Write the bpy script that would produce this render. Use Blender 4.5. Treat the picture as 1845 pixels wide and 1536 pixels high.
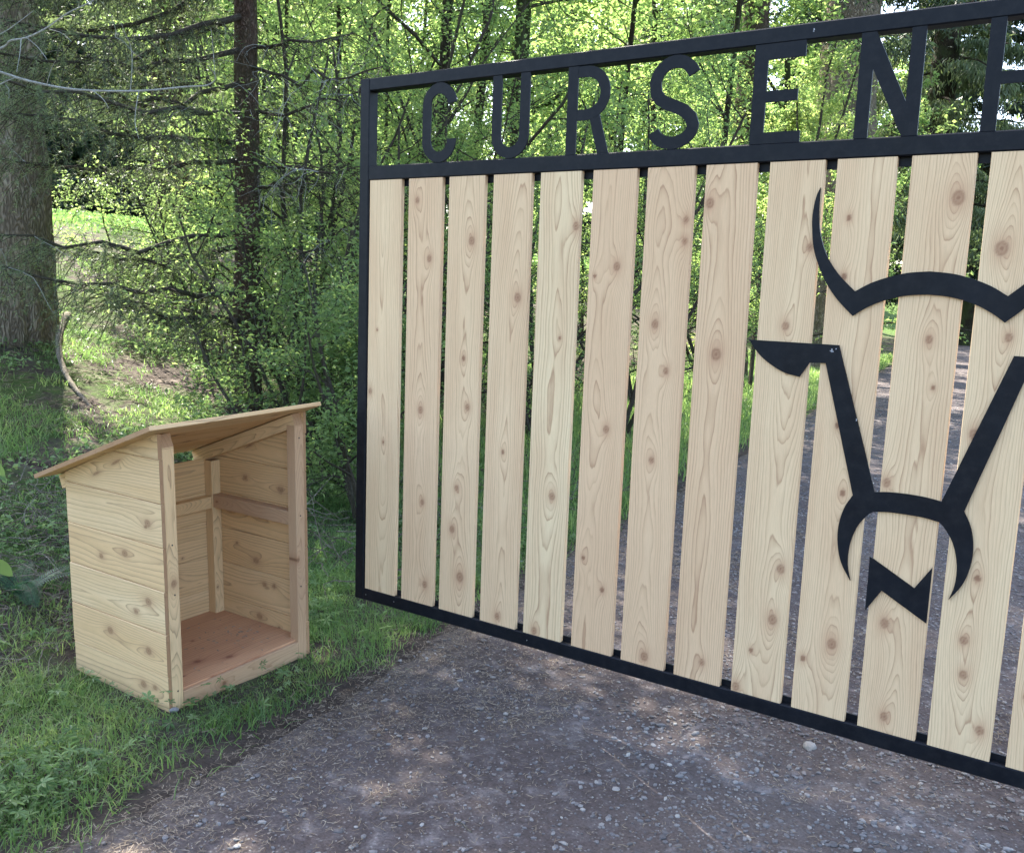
import bpy, math, random
import numpy as np
from mathutils import Vector, Matrix
R = math.radians
PI = math.pi
for o in list(bpy.data.objects): bpy.data.objects.remove(o)
sc = bpy.context.scene
col = sc.collection

# ------------------------------------------------------------------ camera
CAMP = np.array([2.23286, -2.38670, 1.33285])
YAW, PITCH, ROLL, FPX = -0.582208, -0.148352, 0.0365837, 1652.17
_f = np.array([math.sin(YAW)*math.cos(PITCH), math.cos(YAW)*math.cos(PITCH), math.sin(PITCH)])
_r = np.array([math.cos(YAW), -math.sin(YAW), 0.0]); _u = np.cross(_r, _f)
CR = _r*math.cos(ROLL)+_u*math.sin(ROLL); CU = -_r*math.sin(ROLL)+_u*math.cos(ROLL); CF = _f
cd = bpy.data.cameras.new('camera'); cam = bpy.data.objects.new('camera', cd); col.objects.link(cam)
cd.sensor_fit = 'HORIZONTAL'; cd.sensor_width = 36.0; cd.lens = 36.0*FPX/1845.0
cd.clip_start = 0.05; cd.clip_end = 2000
m = Matrix(((CR[0], CU[0], -CF[0], CAMP[0]), (CR[1], CU[1], -CF[1], CAMP[1]), (CR[2], CU[2], -CF[2], CAMP[2]), (0, 0, 0, 1)))
cam.matrix_world = m
sc.camera = cam

# ------------------------------------------------------------------ light
SUN_AZ_VEC = np.array([-0.88, 0.48]); SUN_EL = R(50)
SUN_AZ_VEC = SUN_AZ_VEC/np.linalg.norm(SUN_AZ_VEC)
w = bpy.data.worlds.new("World"); sc.world = w; w.use_nodes = True
nt = w.node_tree
sky = nt.nodes.new('ShaderNodeTexSky'); sky.sky_type = 'NISHITA'; sky.sun_disc = False
sky.sun_elevation = SUN_EL
sky.sun_rotation = math.atan2(SUN_AZ_VEC[0], SUN_AZ_VEC[1])
sky.air_density = 1.0; sky.dust_density = 2.5; sky.ozone_density = 1.0
bg = nt.nodes['Background']; bg.inputs[1].default_value = 0.15
nt.links.new(sky.outputs[0], bg.inputs[0])
sd = bpy.data.lights.new('sun', 'SUN'); so = bpy.data.objects.new('sun', sd); col.objects.link(so)
sd.energy = 4.5; sd.angle = R(0.5); sd.color = (1.0, 0.94, 0.84)
tosun = Vector((SUN_AZ_VEC[0]*math.cos(SUN_EL), SUN_AZ_VEC[1]*math.cos(SUN_EL), math.sin(SUN_EL)))
so.rotation_euler = tosun.to_track_quat('Z', 'Y').to_euler(); so.location = (0, 0, 30)
sc.view_settings.view_transform = 'Standard'; sc.view_settings.look = 'None'
sc.view_settings.exposure = 2.5; sc.view_settings.gamma = 1
sc.render.engine = 'CYCLES'
sc.cycles.max_bounces = 6; sc.cycles.diffuse_bounces = 3; sc.cycles.transmission_bounces = 4

# ------------------------------------------------------------------ helpers
def tag(o, label=None, cat=None, group=None, kind=None):
    if label: o['label'] = label
    if cat: o['category'] = cat
    if group: o['group'] = group
    if kind: o['kind'] = kind
    return o
def empty(name, loc=(0, 0, 0)):
    o = bpy.data.objects.new(name, None); col.objects.link(o); o.location = loc; o.empty_display_size = .1
    return o
def link_mesh(name, V, F, mat, parent=None, attrs=None, smooth=False):
    """V Nx3, F list of arrays (each Mxk, constant k)"""
    V = np.asarray(V, np.float32)
    if not isinstance(F, list): F = [F]
    F = [np.asarray(f, np.int32) for f in F if len(f)]
    me = bpy.data.meshes.new(name)
    me.vertices.add(len(V)); me.vertices.foreach_set('co', V.ravel())
    nl = sum(f.size for f in F); nf = sum(len(f) for f in F)
    me.loops.add(nl); me.polygons.add(nf)
    me.loops.foreach_set('vertex_index', np.concatenate([f.ravel() for f in F]))
    tot = np.concatenate([np.full(len(f), f.shape[1], np.int32) for f in F])
    st = np.concatenate([[0], np.cumsum(tot)[:-1]]).astype(np.int32)
    me.polygons.foreach_set('loop_start', st)
    me.polygons.foreach_set('loop_total', tot)
    me.polygons.foreach_set('use_smooth', np.full(nf, bool(smooth)))
    me.update(calc_edges=True)
    if attrs:
        for k, a in attrs.items():
            a = np.asarray(a, np.float32)
            if a.ndim == 1:
                at = me.attributes.new(k, 'FLOAT', 'POINT'); at.data.foreach_set('value', a)
            else:
                at = me.attributes.new(k, 'FLOAT_VECTOR', 'POINT'); at.data.foreach_set('vector', a.ravel())
    me.validate()
    if mat: me.materials.append(mat)
    o = bpy.data.objects.new(name, me); col.objects.link(o)
    if parent: o.parent = parent
    return o
def rel(o, parent):
    """parent keeping world position (parent empties have only a location)"""
    o.parent = parent; o.matrix_parent_inverse = Matrix.Translation(-Vector(parent.location))
    return o
class MB:
    def __init__(s): s.V = []; s.F = {}; s.n = 0; s.A = {}
    def add(s, V, F, **at):
        V = np.asarray(V, float)
        if not isinstance(F, list): F = [F]
        for f in F:
            f = np.asarray(f, int)
            if len(f): s.F.setdefault(f.shape[1], []).append(f+s.n)
        s.V.append(V)
        for k, a in at.items():
            s.A.setdefault(k, []).append(np.broadcast_to(np.asarray(a, float), (len(V),)+np.shape(a)[1:] if np.ndim(a) > 0 else (len(V),)))
        s.n += len(V)
        return s
    def box(s, x0, x1, y0, y1, z0, z1, bev=0.0, **at):
        if bev <= 0:
            V = [(x, y, z) for x in (x0, x1) for y in (y0, y1) for z in (z0, z1)]
            F = [(0, 1, 3, 2), (4, 6, 7, 5), (0, 4, 5, 1), (2, 3, 7, 6), (0, 2, 6, 4), (1, 5, 7, 3)]
            return s.add(V, np.array(F), **at)
        V = []; b = bev
        for ix, x in enumerate((x0, x1)):
            for iy, y in enumerate((y0, y1)):
                for iz, z in enumerate((z0, z1)):
                    sx, sy, sz = (b, -b)[ix], (b, -b)[iy], (b, -b)[iz]
                    V += [(x, y+sy, z+sz), (x+sx, y, z+sz), (x+sx, y+sy, z)]
        c = lambda ix, iy, iz, k: (ix*4+iy*2+iz)*3+k
        Q = []; T = []
        Q.append((c(0,0,0,0), c(0,0,1,0), c(0,1,1,0), c(0,1,0,0))); Q.append((c(1,0,0,0), c(1,1,0,0), c(1,1,1,0), c(1,0,1,0)))
        Q.append((c(0,0,0,1), c(1,0,0,1), c(1,0,1,1), c(0,0,1,1))); Q.append((c(0,1,0,1), c(0,1,1,1), c(1,1,1,1), c(1,1,0,1)))
        Q.append((c(0,0,0,2), c(0,1,0,2), c(1,1,0,2), c(1,0,0,2))); Q.append((c(0,0,1,2), c(1,0,1,2), c(1,1,1,2), c(0,1,1,2)))
        for a in (0, 1):
            for b2 in (0, 1):
                Q.append((c(0,a,b2,1), c(0,a,b2,2), c(1,a,b2,2), c(1,a,b2,1)))
                Q.append((c(a,0,b2,0), c(a,0,b2,2), c(a,1,b2,2), c(a,1,b2,0)))
                Q.append((c(a,b2,0,0), c(a,b2,0,1), c(a,b2,1,1), c(a,b2,1,0)))
        for ix in (0, 1):
            for iy in (0, 1):
                for iz in (0, 1): T.append((c(ix,iy,iz,0), c(ix,iy,iz,1), c(ix,iy,iz,2)))
        return s.add(V, [np.array(Q), np.array(T)], **at)
    def tube(s, P, r, n=6, cap=True, **at):
        P = np.asarray(P, float); k = len(P)
        r = np.broadcast_to(np.asarray(r, float), (k,))
        T = np.gradient(P, axis=0); T /= np.linalg.norm(T, axis=1)[:, None]+1e-12
        ref = np.array([0, 0, 1.0]) if abs(T[:, 2]).mean() < .8 else np.array([1.0, 0, 0])
        A = np.cross(T, ref); A /= np.linalg.norm(A, axis=1)[:, None]+1e-12
        B = np.cross(T, A)
        th = np.arange(n)*2*PI/n
        V = (P[:, None]+r[:, None, None]*(A[:, None]*np.cos(th)[None, :, None]+B[:, None]*np.sin(th)[None, :, None])).reshape(-1, 3)
        i = np.arange(k-1)[:, None]*n; j = np.arange(n)[None]; j2 = (j+1) % n
        Q = np.stack([i+j, i+n+j, i+n+j2, i+j2], -1).reshape(-1, 4)
        F = [Q]
        if cap:
            V = np.vstack([V, P[:1], P[-1:]])
            a = np.arange(n); b = (a+1) % n
            F.append(np.vstack([np.stack([np.full(n, k*n), a, b], -1), np.stack([np.full(n, k*n+1), (k-1)*n+b, (k-1)*n+a], -1)]))
        return s.add(V, F, **at)
    def build(s, name, mat, parent=None, smooth=False):
        F = [np.vstack(v) for v in s.F.values()]
        at = {k: np.concatenate(v) for k, v in s.A.items()}
        o = link_mesh(name, np.vstack(s.V), F, mat, None, at, smooth)
        if parent: rel(o, parent)
        return o

# value noise
_rs = np.random.RandomState(5); _T = _rs.rand(256, 256)
def vn(x, y):
    x = np.asarray(x, float); y = np.asarray(y, float)
    xi = np.floor(x).astype(int); yi = np.floor(y).astype(int); fx = x-xi; fy = y-yi
    fx = fx*fx*(3-2*fx); fy = fy*fy*(3-2*fy)
    a = _T[xi % 256, yi % 256]; b = _T[(xi+1) % 256, yi % 256]; c = _T[xi % 256, (yi+1) % 256]; d = _T[(xi+1) % 256, (yi+1) % 256]
    return (a*(1-fx)+b*fx)*(1-fy)+(c*(1-fx)+d*fx)*fy
def fbm(x, y, o=4):
    t = 0; a = .5
    for k in range(o): t = t+a*vn(x*2**k+17.3*k, y*2**k+9.1*k); a *= .5
    return t
def sstep(a, b, x):
    t = np.clip((x-a)/(b-a), 0, 1); return t*t*(3-2*t)

# ------------------------------------------------------------------ materials
def newmat(name):
    mt = bpy.data.materials.new(name); mt.use_nodes = True
    n = mt.node_tree; b = n.nodes['Principled BSDF']
    return mt, n, b
def N(n, t, **kw):
    nd = n.nodes.new(t)
    for k, v in kw.items():
        if k.startswith('i_'):
            key = k[2:]; key = int(key) if key.isdigit() else key
            nd.inputs[key].default_value = v
        else: setattr(nd, k, v)
    return nd
def ramp(n, fac, stops, interp='LINEAR'):
    r = n.nodes.new('ShaderNodeValToRGB'); r.color_ramp.interpolation = interp
    e = r.color_ramp.elements
    while len(e) < len(stops): e.new(.5)
    for i, (p, c) in enumerate(stops):
        e[i].position = p; e[i].color = (*c, 1) if len(c) == 3 else c
    n.links.new(fac, r.inputs[0]); return r.outputs[0]
def mixc(n, fac, a, b, mode='MIX'):
    x = n.nodes.new('ShaderNodeMix'); x.data_type = 'RGBA'; x.blend_type = mode
    for s, v in ((0, fac), (6, a), (7, b)):
        if hasattr(v, 'is_output'): n.links.new(v, x.inputs[s])
        else: x.inputs[s].default_value = (*v, 1) if isinstance(v, tuple) and len(v) == 3 else v
    return x.outputs[2]
def mth(n, op, a, b=None, c=None):
    x = n.nodes.new('ShaderNodeMath'); x.operation = op
    for s, v in ((0, a), (1, b), (2, c)):
        if v is None: continue
        if hasattr(v, 'is_output'): n.links.new(v, x.inputs[s])
        else: x.inputs[s].default_value = v
    return x.outputs[0]
def noise(n, vec, scale, detail=4, rough=.55):
    x = N(n, 'ShaderNodeTexNoise'); x.inputs['Scale'].default_value = scale; x.inputs['Detail'].default_value = detail
    x.inputs['Roughness'].default_value = rough
    if vec is not None: n.links.new(vec, x.inputs['Vector'])
    return x.outputs['Fac']
def attr(n, name, out='Fac'):
    a = N(n, 'ShaderNodeAttribute', attribute_name=name); return a.outputs[out]
def bump(n, b, h, strength=.3, dist=.01):
    x = N(n, 'ShaderNodeBump'); x.inputs['Strength'].default_value = strength; x.inputs['Distance'].default_value = dist
    n.links.new(h, x.inputs['Height']); n.links.new(x.outputs[0], b.inputs['Normal'])

def wood_mat(name, pale, late, knotc, halo, sat_var=1.0, fine_amt=.35):
    mt, n, b = newmat(name)
    ph = attr(n, 'phase'); kn = attr(n, 'knot'); ha = attr(n, 'halo'); tn = attr(n, 'tone')
    loc = attr(n, 'loc', 'Vector')
    mp = N(n, 'ShaderNodeMapping'); mp.inputs['Scale'].default_value = (1.0, .04, 1.0); n.links.new(loc, mp.inputs[0])
    fine = noise(n, mp.outputs[0], 700, 3, .6)
    mp2 = N(n, 'ShaderNodeMapping'); mp2.inputs['Scale'].default_value = (1.0, .15, 1.0); n.links.new(loc, mp2.inputs[0])
    med = noise(n, mp2.outputs[0], 45, 3, .6)
    big = noise(n, mp2.outputs[0], 14, 2, .5)
    p2 = mth(n, 'ADD', ph, mth(n, 'MULTIPLY', mth(n, 'SUBTRACT', med, .5), .45))
    fr = mth(n, 'FRACT', p2)
    line = ramp(n, fr, [(0, (0, 0, 0)), (.45, (.06, .06, .06)), (.80, (.42, .42, .42)), (.93, (1, 1, 1)), (1, (.15, .15, .15))])
    # ring-to-ring strength
    rid = mth(n, 'FLOOR', p2)
    wn = N(n, 'ShaderNodeTexWhiteNoise', noise_dimensions='1D'); n.links.new(rid, wn.inputs['W'])
    amp = mth(n, 'MULTIPLY_ADD', wn.outputs[0], .65, .35)
    lf = mth(n, 'MULTIPLY', mth(n, 'MULTIPLY', line, amp), .82)
    c0 = mixc(n, tn, pale[0], pale[1])
    c0 = mixc(n, mth(n, 'MULTIPLY', ramp(n, big, [(.35, (0, 0, 0)), (.7, (1, 1, 1))]), .45), c0, pale[2])
    c1 = mixc(n, lf, c0, late)
    c2 = mixc(n, mth(n, 'MULTIPLY', ha, .62), c1, halo)
    c3 = mixc(n, mth(n, 'MULTIPLY', kn, .72), c2, knotc)
    fn = mth(n, 'MULTIPLY_ADD', mth(n, 'SUBTRACT', fine, .5), fine_amt, 1.0)
    c4 = mixc(n, 1.0, c3, fn, 'MULTIPLY')
    n.links.new(c4, b.inputs['Base Color'])
    b.inputs['Roughness'].default_value = .72
    b.inputs['Specular IOR Level'].default_value = .25
    bump(n, b, mth(n, 'ADD', fine, line), .12, .0006)
    return mt
M = {}
M['cedar'] = wood_mat('cedar', [(.74, .565, .335), (.67, .45, .265), (.59, .375, .21)], (.34, .18, .095), (.19, .085, .045), (.42, .22, .12))
M['cedar_red'] = wood_mat('cedar_red', [(.58, .38, .22), (.50, .31, .18), (.48, .27, .15)], (.33, .18, .09), (.18, .08, .04), (.36, .18, .09))
M['plywood'] = wood_mat('plywood', [(.68, .40, .225), (.60, .32, .165), (.40, .18, .095)], (.30, .12, .065), (.16, .05, .03), (.28, .11, .065))
M['cedar_shelter'] = wood_mat('cedar_shelter', [(.78, .555, .31), (.72, .455, .22), (.62, .38, .17)], (.34, .20, .105), (.20, .095, .05), (.42, .23, .12))

def metal_mat():
    mt, n, b = newmat('black_powder_coat')
    tc = N(n, 'ShaderNodeTexCoord')
    v = N(n, 'ShaderNodeTexVoronoi'); v.inputs['Scale'].default_value = 22; n.links.new(tc.outputs['Object'], v.inputs['Vector'])
    spk = mth(n, 'LESS_THAN', v.outputs['Distance'], .055)
    nz = noise(n, tc.outputs['Object'], 9, 5, .65)
    base = ramp(n, nz, [(.3, (.0035, .0045, .007)), (.75, (.006, .008, .012))])
    sel = mth(n, 'GREATER_THAN', noise(n, tc.outputs['Object'], 6, 2), .60)
    c = mixc(n, mth(n, 'MULTIPLY', mth(n, 'MULTIPLY', spk, sel), .55), base, (.35, .36, .38))
    n.links.new(c, b.inputs['Base Color'])
    rr = N(n, 'ShaderNodeMapRange'); rr.inputs[3].default_value = .40; rr.inputs[4].default_value = .55; b.inputs['Specular IOR Level'].default_value = .17
    n.links.new(nz, rr.inputs[0]); n.links.new(rr.outputs[0], b.inputs['Roughness'])
    fine = noise(n, tc.outputs['Object'], 900, 2)
    dz = N(n, 'ShaderNodeSeparateXYZ'); n.links.new(tc.outputs['Object'], dz.inputs[0])
    dust = mth(n, 'MULTIPLY', ramp(n, noise(n, tc.outputs['Object'], 30, 6, .75), [(.45, (0, 0, 0)), (.75, (1, 1, 1))]), .22)
    c = mixc(n, dust, c, (.045, .043, .042)); n.links.new(c, b.inputs['Base Color'])
    bump(n, b, fine, .08, .0005)
    return mt
M['metal'] = metal_mat()

def leaf_mat(name, dark, mid, light, tr, trans=.45, rough=.45):
    mt, n, b = newmat(name)
    t = attr(n, 'tint')
    c = ramp(n, t, [(0, dark), (.5, mid), (1, light)])
    n.links.new(c, b.inputs['Base Color']); b.inputs['Roughness'].default_value = rough
    b.inputs['Specular IOR Level'].default_value = .35
    tb = N(n, 'ShaderNodeBsdfTranslucent')
    tcol = mixc(n, 1.0, c, tr, 'MULTIPLY'); n.links.new(tcol, tb.inputs[0])
    mx = N(n, 'ShaderNodeMixShader'); mx.inputs[0].default_value = trans
    n.links.new(b.outputs[0], mx.inputs[1]); n.links.new(tb.outputs[0], mx.inputs[2])
    n.links.new(mx.outputs[0], n.nodes['Material Output'].inputs[0])
    return mt
M['leaf'] = leaf_mat('spring_leaf', (.055, .095, .032), (.095, .150, .050), (.17, .21, .07), (3.6, 3.5, 3.0), .52)
M['leaf_dark'] = leaf_mat('shade_leaf', (.060, .100, .036), (.105, .155, .055), (.17, .22, .085), (3.2, 3.2, 2.6), .46)
M['needle'] = leaf_mat('needle', (.070, .095, .048), (.11, .145, .072), (.18, .215, .12), (2.2, 2.3, 1.6), .3)
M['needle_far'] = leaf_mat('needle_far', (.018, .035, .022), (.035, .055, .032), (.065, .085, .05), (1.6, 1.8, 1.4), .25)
M['grass'] = leaf_mat('grass', (.060, .11, .035), (.105, .175, .058), (.24, .29, .11), (2.8, 2.9, 2.2), .4)
M['weed'] = leaf_mat('weed', (.075, .13, .045), (.13, .195, .075), (.22, .28, .13), (2.2, 2.4, 1.8), .35)
M['straw'] = leaf_mat('straw', (.12, .085, .055), (.22, .17, .12), (.36, .30, .22), (1, 1, 1), .15, .8)
M['fern'] = leaf_mat('fern', (.020, .065, .035), (.030, .085, .045), (.05, .11, .05), (2, 2.2, 1.8), .3)

def bark_mat(name, c0, c1, c2, sx=10, sz=2.2, moss=0.0, bs=.8):
    mt, n, b = newmat(name)
    tc = N(n, 'ShaderNodeTexCoord')
    mp = N(n, 'ShaderNodeMapping'); mp.inputs['Scale'].default_value = (1, 1, sz/sx*1.3); n.links.new(tc.outputs['Object'], mp.inputs[0])
    nz = noise(n, mp.outputs[0], sx*.8, 6, .65)
    v = N(n, 'ShaderNodeTexVoronoi', feature='DISTANCE_TO_EDGE'); v.inputs['Scale'].default_value = sx
    ds = N(n, 'ShaderNodeMix'); ds.data_type = 'RGBA'; ds.inputs[0].default_value = .30
    n.links.new(mp.outputs[0], ds.inputs[6])
    nc = N(n, 'ShaderNodeTexNoise'); nc.inputs['Scale'].default_value = sx*.6; n.links.new(mp.outputs[0], nc.inputs[0]); n.links.new(nc.outputs['Color'], ds.inputs[7])
    n.links.new(ds.outputs[2], v.inputs['Vector'])
    edge = ramp(n, mth(n, 'ADD', v.outputs['Distance'], mth(n, 'MULTIPLY', mth(n, 'SUBTRACT', noise(n, mp.outputs[0], sx*2.5, 5, .7), .5), .25)), [(-0.0, (0, 0, 0)), (.30, (1, 1, 1))])
    c = ramp(n, nz, [(.25, c0), (.5, c1), (.75, c2)])
    c = mixc(n, edge, tuple(k*.75 for k in c0), c)
    if moss:
        mz = noise(n, tc.outputs['Object'], 2.5, 5, .6)
        c = mixc(n, mth(n, 'MULTIPLY', ramp(n, mz, [(.45, (0, 0, 0)), (.62, (1, 1, 1))]), moss), c, (.06, .085, .03))
    n.links.new(c, b.inputs['Base Color']); b.inputs['Roughness'].default_value = .9
    b.inputs['Specular IOR Level'].default_value = .15
    bump(n, b, mth(n, 'MULTIPLY_ADD', nz, .5, edge), bs, .02)
    return mt
M['bark_fir'] = bark_mat('bark_fir', (.16, .125, .088), (.27, .215, .155), (.40, .35, .27), 20, 5, .35, .7)
M['bark_red'] = bark_mat('bark_red', (.085, .055, .038), (.14, .092, .068), (.24, .20, .16), 30, 9, .45)
M['bark_dark'] = bark_mat('bark_dark', (.030, .024, .016), (.055, .045, .028), (.09, .075, .05), 26, 5, .6)
M['bark_grey'] = bark_mat('bark_grey', (.10, .09, .075), (.17, .155, .13), (.26, .24, .21), 20, 4, .2)
M['twig'] = bark_mat('twig', (.045, .036, .026), (.075, .062, .048), (.12, .105, .085), 40, 10, .2, .3)
M['lichen_twig'] = bark_mat('lichen_twig', (.25, .25, .21), (.36, .36, .32), (.46, .47, .43), 60, 20, .0, .3)
M['dead_wood'] = bark_mat('dead_wood', (.13, .11, .08), (.21, .18, .14), (.30, .27, .22), 30, 6, .15, .4)

def soil_mat():
    mt, n, b = newmat('soil_and_moss')
    g = N(n, 'ShaderNodeNewGeometry'); P = g.outputs['Position']
    n1 = noise(n, P, 1.3, 6, .62); n2 = noise(n, P, 9, 6, .7); n3 = noise(n, P, 60, 4, .7); n4 = noise(n, P, .45, 4, .6)
    soil = ramp(n, n2, [(.3, (.032, .024, .020)), (.52, (.080, .064, .053)), (.70, (.22, .18, .15))])
    soil = mixc(n, ramp(n, n3, [(.55, (0, 0, 0)), (.75, (.6, .6, .6))]), soil, (.22, .18, .145))
    green = ramp(n, n3, [(.3, (.035, .060, .018)), (.7, (.085, .125, .035))])
    gm = ramp(n, mth(n, 'ADD', mth(n, 'MULTIPLY', n1, .6), mth(n, 'MULTIPLY', n2, .4)), [(.47, (0, 0, 0)), (.55, (1, 1, 1))])
    c = mixc(n, gm, soil, green)
    vg = attr(n, 'verge'); c = mixc(n, vg, c, ramp(n, n2, [(.3, (.035, .026, .022)), (.7, (.10, .080, .066))]))
    lw = attr(n, 'lawn')
    lawnc = ramp(n, n2, [(.3, (.055, .10, .025)), (.7, (.09, .14, .035))])
    c = mixc(n, lw, c, lawnc)
    n.links.new(c, b.inputs['Base Color']); b.inputs['Roughness'].default_value = .95
    b.inputs['Specular IOR Level'].default_value = .1
    bump(n, b, mth(n, 'MULTIPLY_ADD', n3, .4, n2), .8, .04)
    return mt
M['soil'] = soil_mat()
def drive_mat():
    mt, n, b = newmat('compacted_gravel')
    g = N(n, 'ShaderNodeNewGeometry'); P = g.outputs['Position']
    n1 = noise(n, P, .9, 5, .6); n2 = noise(n, P, 14, 6, .7); n3 = noise(n, P, 120, 4, .7)
    c = ramp(n, n1, [(.3, (.052, .040, .038)), (.5, (.076, .060, .056)), (.7, (.108, .086, .076))])
    c = mixc(n, mth(n, 'MULTIPLY', ramp(n, n2, [(.48, (0, 0, 0)), (.72, (1, 1, 1))]), .55), c, (.15, .135, .135))
    sm = noise(n, P, 2.1, 3, .5); sb = mth(n, 'ABSOLUTE', mth(n, 'SUBTRACT', sm, .5))
    sk = mth(n, 'MULTIPLY', ramp(n, sb, [(0, (1, 1, 1)), (.022, (0, 0, 0))]), ramp(n, n2, [(.42, (0, 0, 0)), (.62, (1, 1, 1))]))
    c = mixc(n, mth(n, 'MULTIPLY', sk, .55), c, (.24, .21, .20))
    v = N(n, 'ShaderNodeTexVoronoi'); v.inputs['Scale'].default_value = 110; n.links.new(P, v.inputs['Vector'])
    wn = N(n, 'ShaderNodeTexWhiteNoise', noise_dimensions='3D'); n.links.new(v.outputs['Position'], wn.inputs[0])
    peb = mth(n, 'MULTIPLY', mth(n, 'LESS_THAN', v.outputs['Distance'], .36), mth(n, 'GREATER_THAN', wn.outputs[0], .72))
    c = mixc(n, mth(n, 'MULTIPLY', attr(n, 'verge'), .9), c, ramp(n, n2, [(.3, (.05, .040, .036)), (.7, (.13, .105, .09))]))
    pm = mth(n, 'MULTIPLY', peb, .7)
    pc = ramp(n, wn.outputs[0], [(.7, (.10, .09, .085)), (1, (.27, .25, .23))])
    c = mixc(n, pm, c, pc)
    c = mixc(n, 1.0, c, mth(n, 'MULTIPLY_ADD', n3, 1.9, .08), 'MULTIPLY')
    n.links.new(c, b.inputs['Base Color']); b.inputs['Roughness'].default_value = .88
    b.inputs['Specular IOR Level'].default_value = .2
    bump(n, b, mth(n, 'ADD', mth(n, 'MULTIPLY_ADD', n3, .3, n2), mth(n, 'MULTIPLY', peb, .5)), .9, .008)
    return mt
M['drive'] = drive_mat()
def stone_mat():
    mt, n, b = newmat('stone')
    t = attr(n, 'tint'); g = N(n, 'ShaderNodeNewGeometry')
    c = ramp(n, t, [(0, (.09, .08, .078)), (.4, (.16, .148, .145)), (.7, (.24, .225, .21)), (1, (.42, .39, .34))])
    nz = noise(n, g.outputs['Position'], 150, 4, .6)
    c = mixc(n, 1.0, c, mth(n, 'MULTIPLY_ADD', nz, .8, .6), 'MULTIPLY')
    n.links.new(c, b.inputs['Base Color']); b.inputs['Roughness'].default_value = .8
    return mt
M['stone'] = stone_mat()

# ------------------------------------------------------------------ terrain
def edge_x(y): return .13-.11*y+.12*(fbm(np.asarray(y)*1.3, 3.3+np.asarray(y)*0, 3)-.45)+.05*(fbm(np.asarray(y)*9., 7.7+np.asarray(y)*0, 3)-.45)
ROADW = 4.1
def hgt(x, y):
    x = np.asarray(x, float); y = np.asarray(y, float)
    s = .32-.12*y-x
    sp = lambda t: np.logaddexp(0, t)
    h = .24*.22*sp((s-1.35)/.22)-.125*sp(s-9.0)-.050*sp(s-15)-.07*3*sp((s-46)/3.0)
    sr = -s-ROADW
    h = h+.18*.3*sp((sr-.8)/.3)-.15*sp(sr-6)
    h = h+.05*2*sp((y-33)/2)-.05*4*sp((y-90)/4)
    amp = .02+.10*sstep(1.2, 4, s)+.05*sstep(.8, 3, sr)
    h = h+amp*(fbm(x*.9+40, y*.9+11, 4)-.47)
    h = h-.022*sstep(-.05, .15, s)*(1-sstep(.95, 1.7, s))
    h = h+.018*sstep(0, .3, s)*(fbm(x*6, y*6, 3)-.4)
    return h
def on(x, y, dz=0.0): return np.array([x, y, float(hgt(x, y))+dz])
def hit(px, py):
    """ground point seen at photo pixel"""
    d = CF*FPX+CR*(px-922.5)-CU*(py-768); d = d/np.linalg.norm(d)
    t = .5
    while t < 200:
        q = CAMP+d*t
        if q[2] < hgt(q[0], q[1]): return q
        t += .02+t*.002
    return q
def ray(px, py, dist):
    """point at horizontal distance from the lens along the bearing of a photo pixel"""
    d = CF*FPX+CR*(px-922.5)-CU*(py-768); d = d/np.hypot(d[0], d[1])
    return CAMP+d*dist

n_ = 300
tt = np.linspace(-1, 1, n_)
gx = -3+np.sinh(6.2*tt)/math.sinh(6.2)*500; gy = 3+np.sinh(6.2*tt)/math.sinh(6.2)*500
X, Y = np.meshgrid(gx, gy, indexing='ij')
Z = hgt(X, Y)
i, j = np.meshgrid(np.arange(n_-1), np.arange(n_-1), indexing='ij')
Q = np.stack([i*n_+j, (i+1)*n_+j, (i+1)*n_+j+1, i*n_+j+1], -1).reshape(-1, 4)
S = .32-.12*Y-X
lawn = np.clip(sstep(10.5, 13, S+1.5*(fbm(X*.3, Y*.3, 2)-.5))+sstep(33, 36, Y), 0, 1)
g = link_mesh('ground', np.stack([X, Y, Z], -1).reshape(-1, 3), Q, M['soil'], attrs={'lawn': lawn.ravel(), 'verge': (1-sstep(.12, .5, edge_x(Y)-X+.3*(vn(X*6, Y*6)-.5))).ravel()*sstep(-8, -6, -Y.ravel())}, smooth=True)
tag(g, kind='structure')
# driveway sheet
ys = np.concatenate([np.arange(-6, -2, .08), np.arange(-2, 3, .025), np.arange(3, 6, .08), np.arange(6, 34, .3)]); us = np.concatenate([np.linspace(0, .3, 8), np.linspace(.34, 3.9, 60)])
YY, UU = np.meshgrid(ys, us, indexing='ij')
XX = edge_x(YY)+UU+.03*np.where(UU < .2, vn(YY*9, UU*0), 0)
ZZ = hgt(XX, YY)+.006+.006*fbm(XX*5, YY*5, 3)*sstep(0, .25, UU)-.012*(1-sstep(0, .06, UU))
a_, b_ = YY.shape
i, j = np.meshgrid(np.arange(a_-1), np.arange(b_-1), indexing='ij')
Q = np.stack([i*b_+j, i*b_+j+1, (i+1)*b_+j+1, (i+1)*b_+j], -1).reshape(-1, 4)
tag(link_mesh('driveway', np.stack([XX, YY, ZZ], -1).reshape(-1, 3), Q, M['drive'], smooth=True, attrs={'verge': (1-sstep(.02, .42, UU+.25*(fbm(XX*5, YY*5, 3)-.45))).ravel()}), kind='structure')

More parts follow.
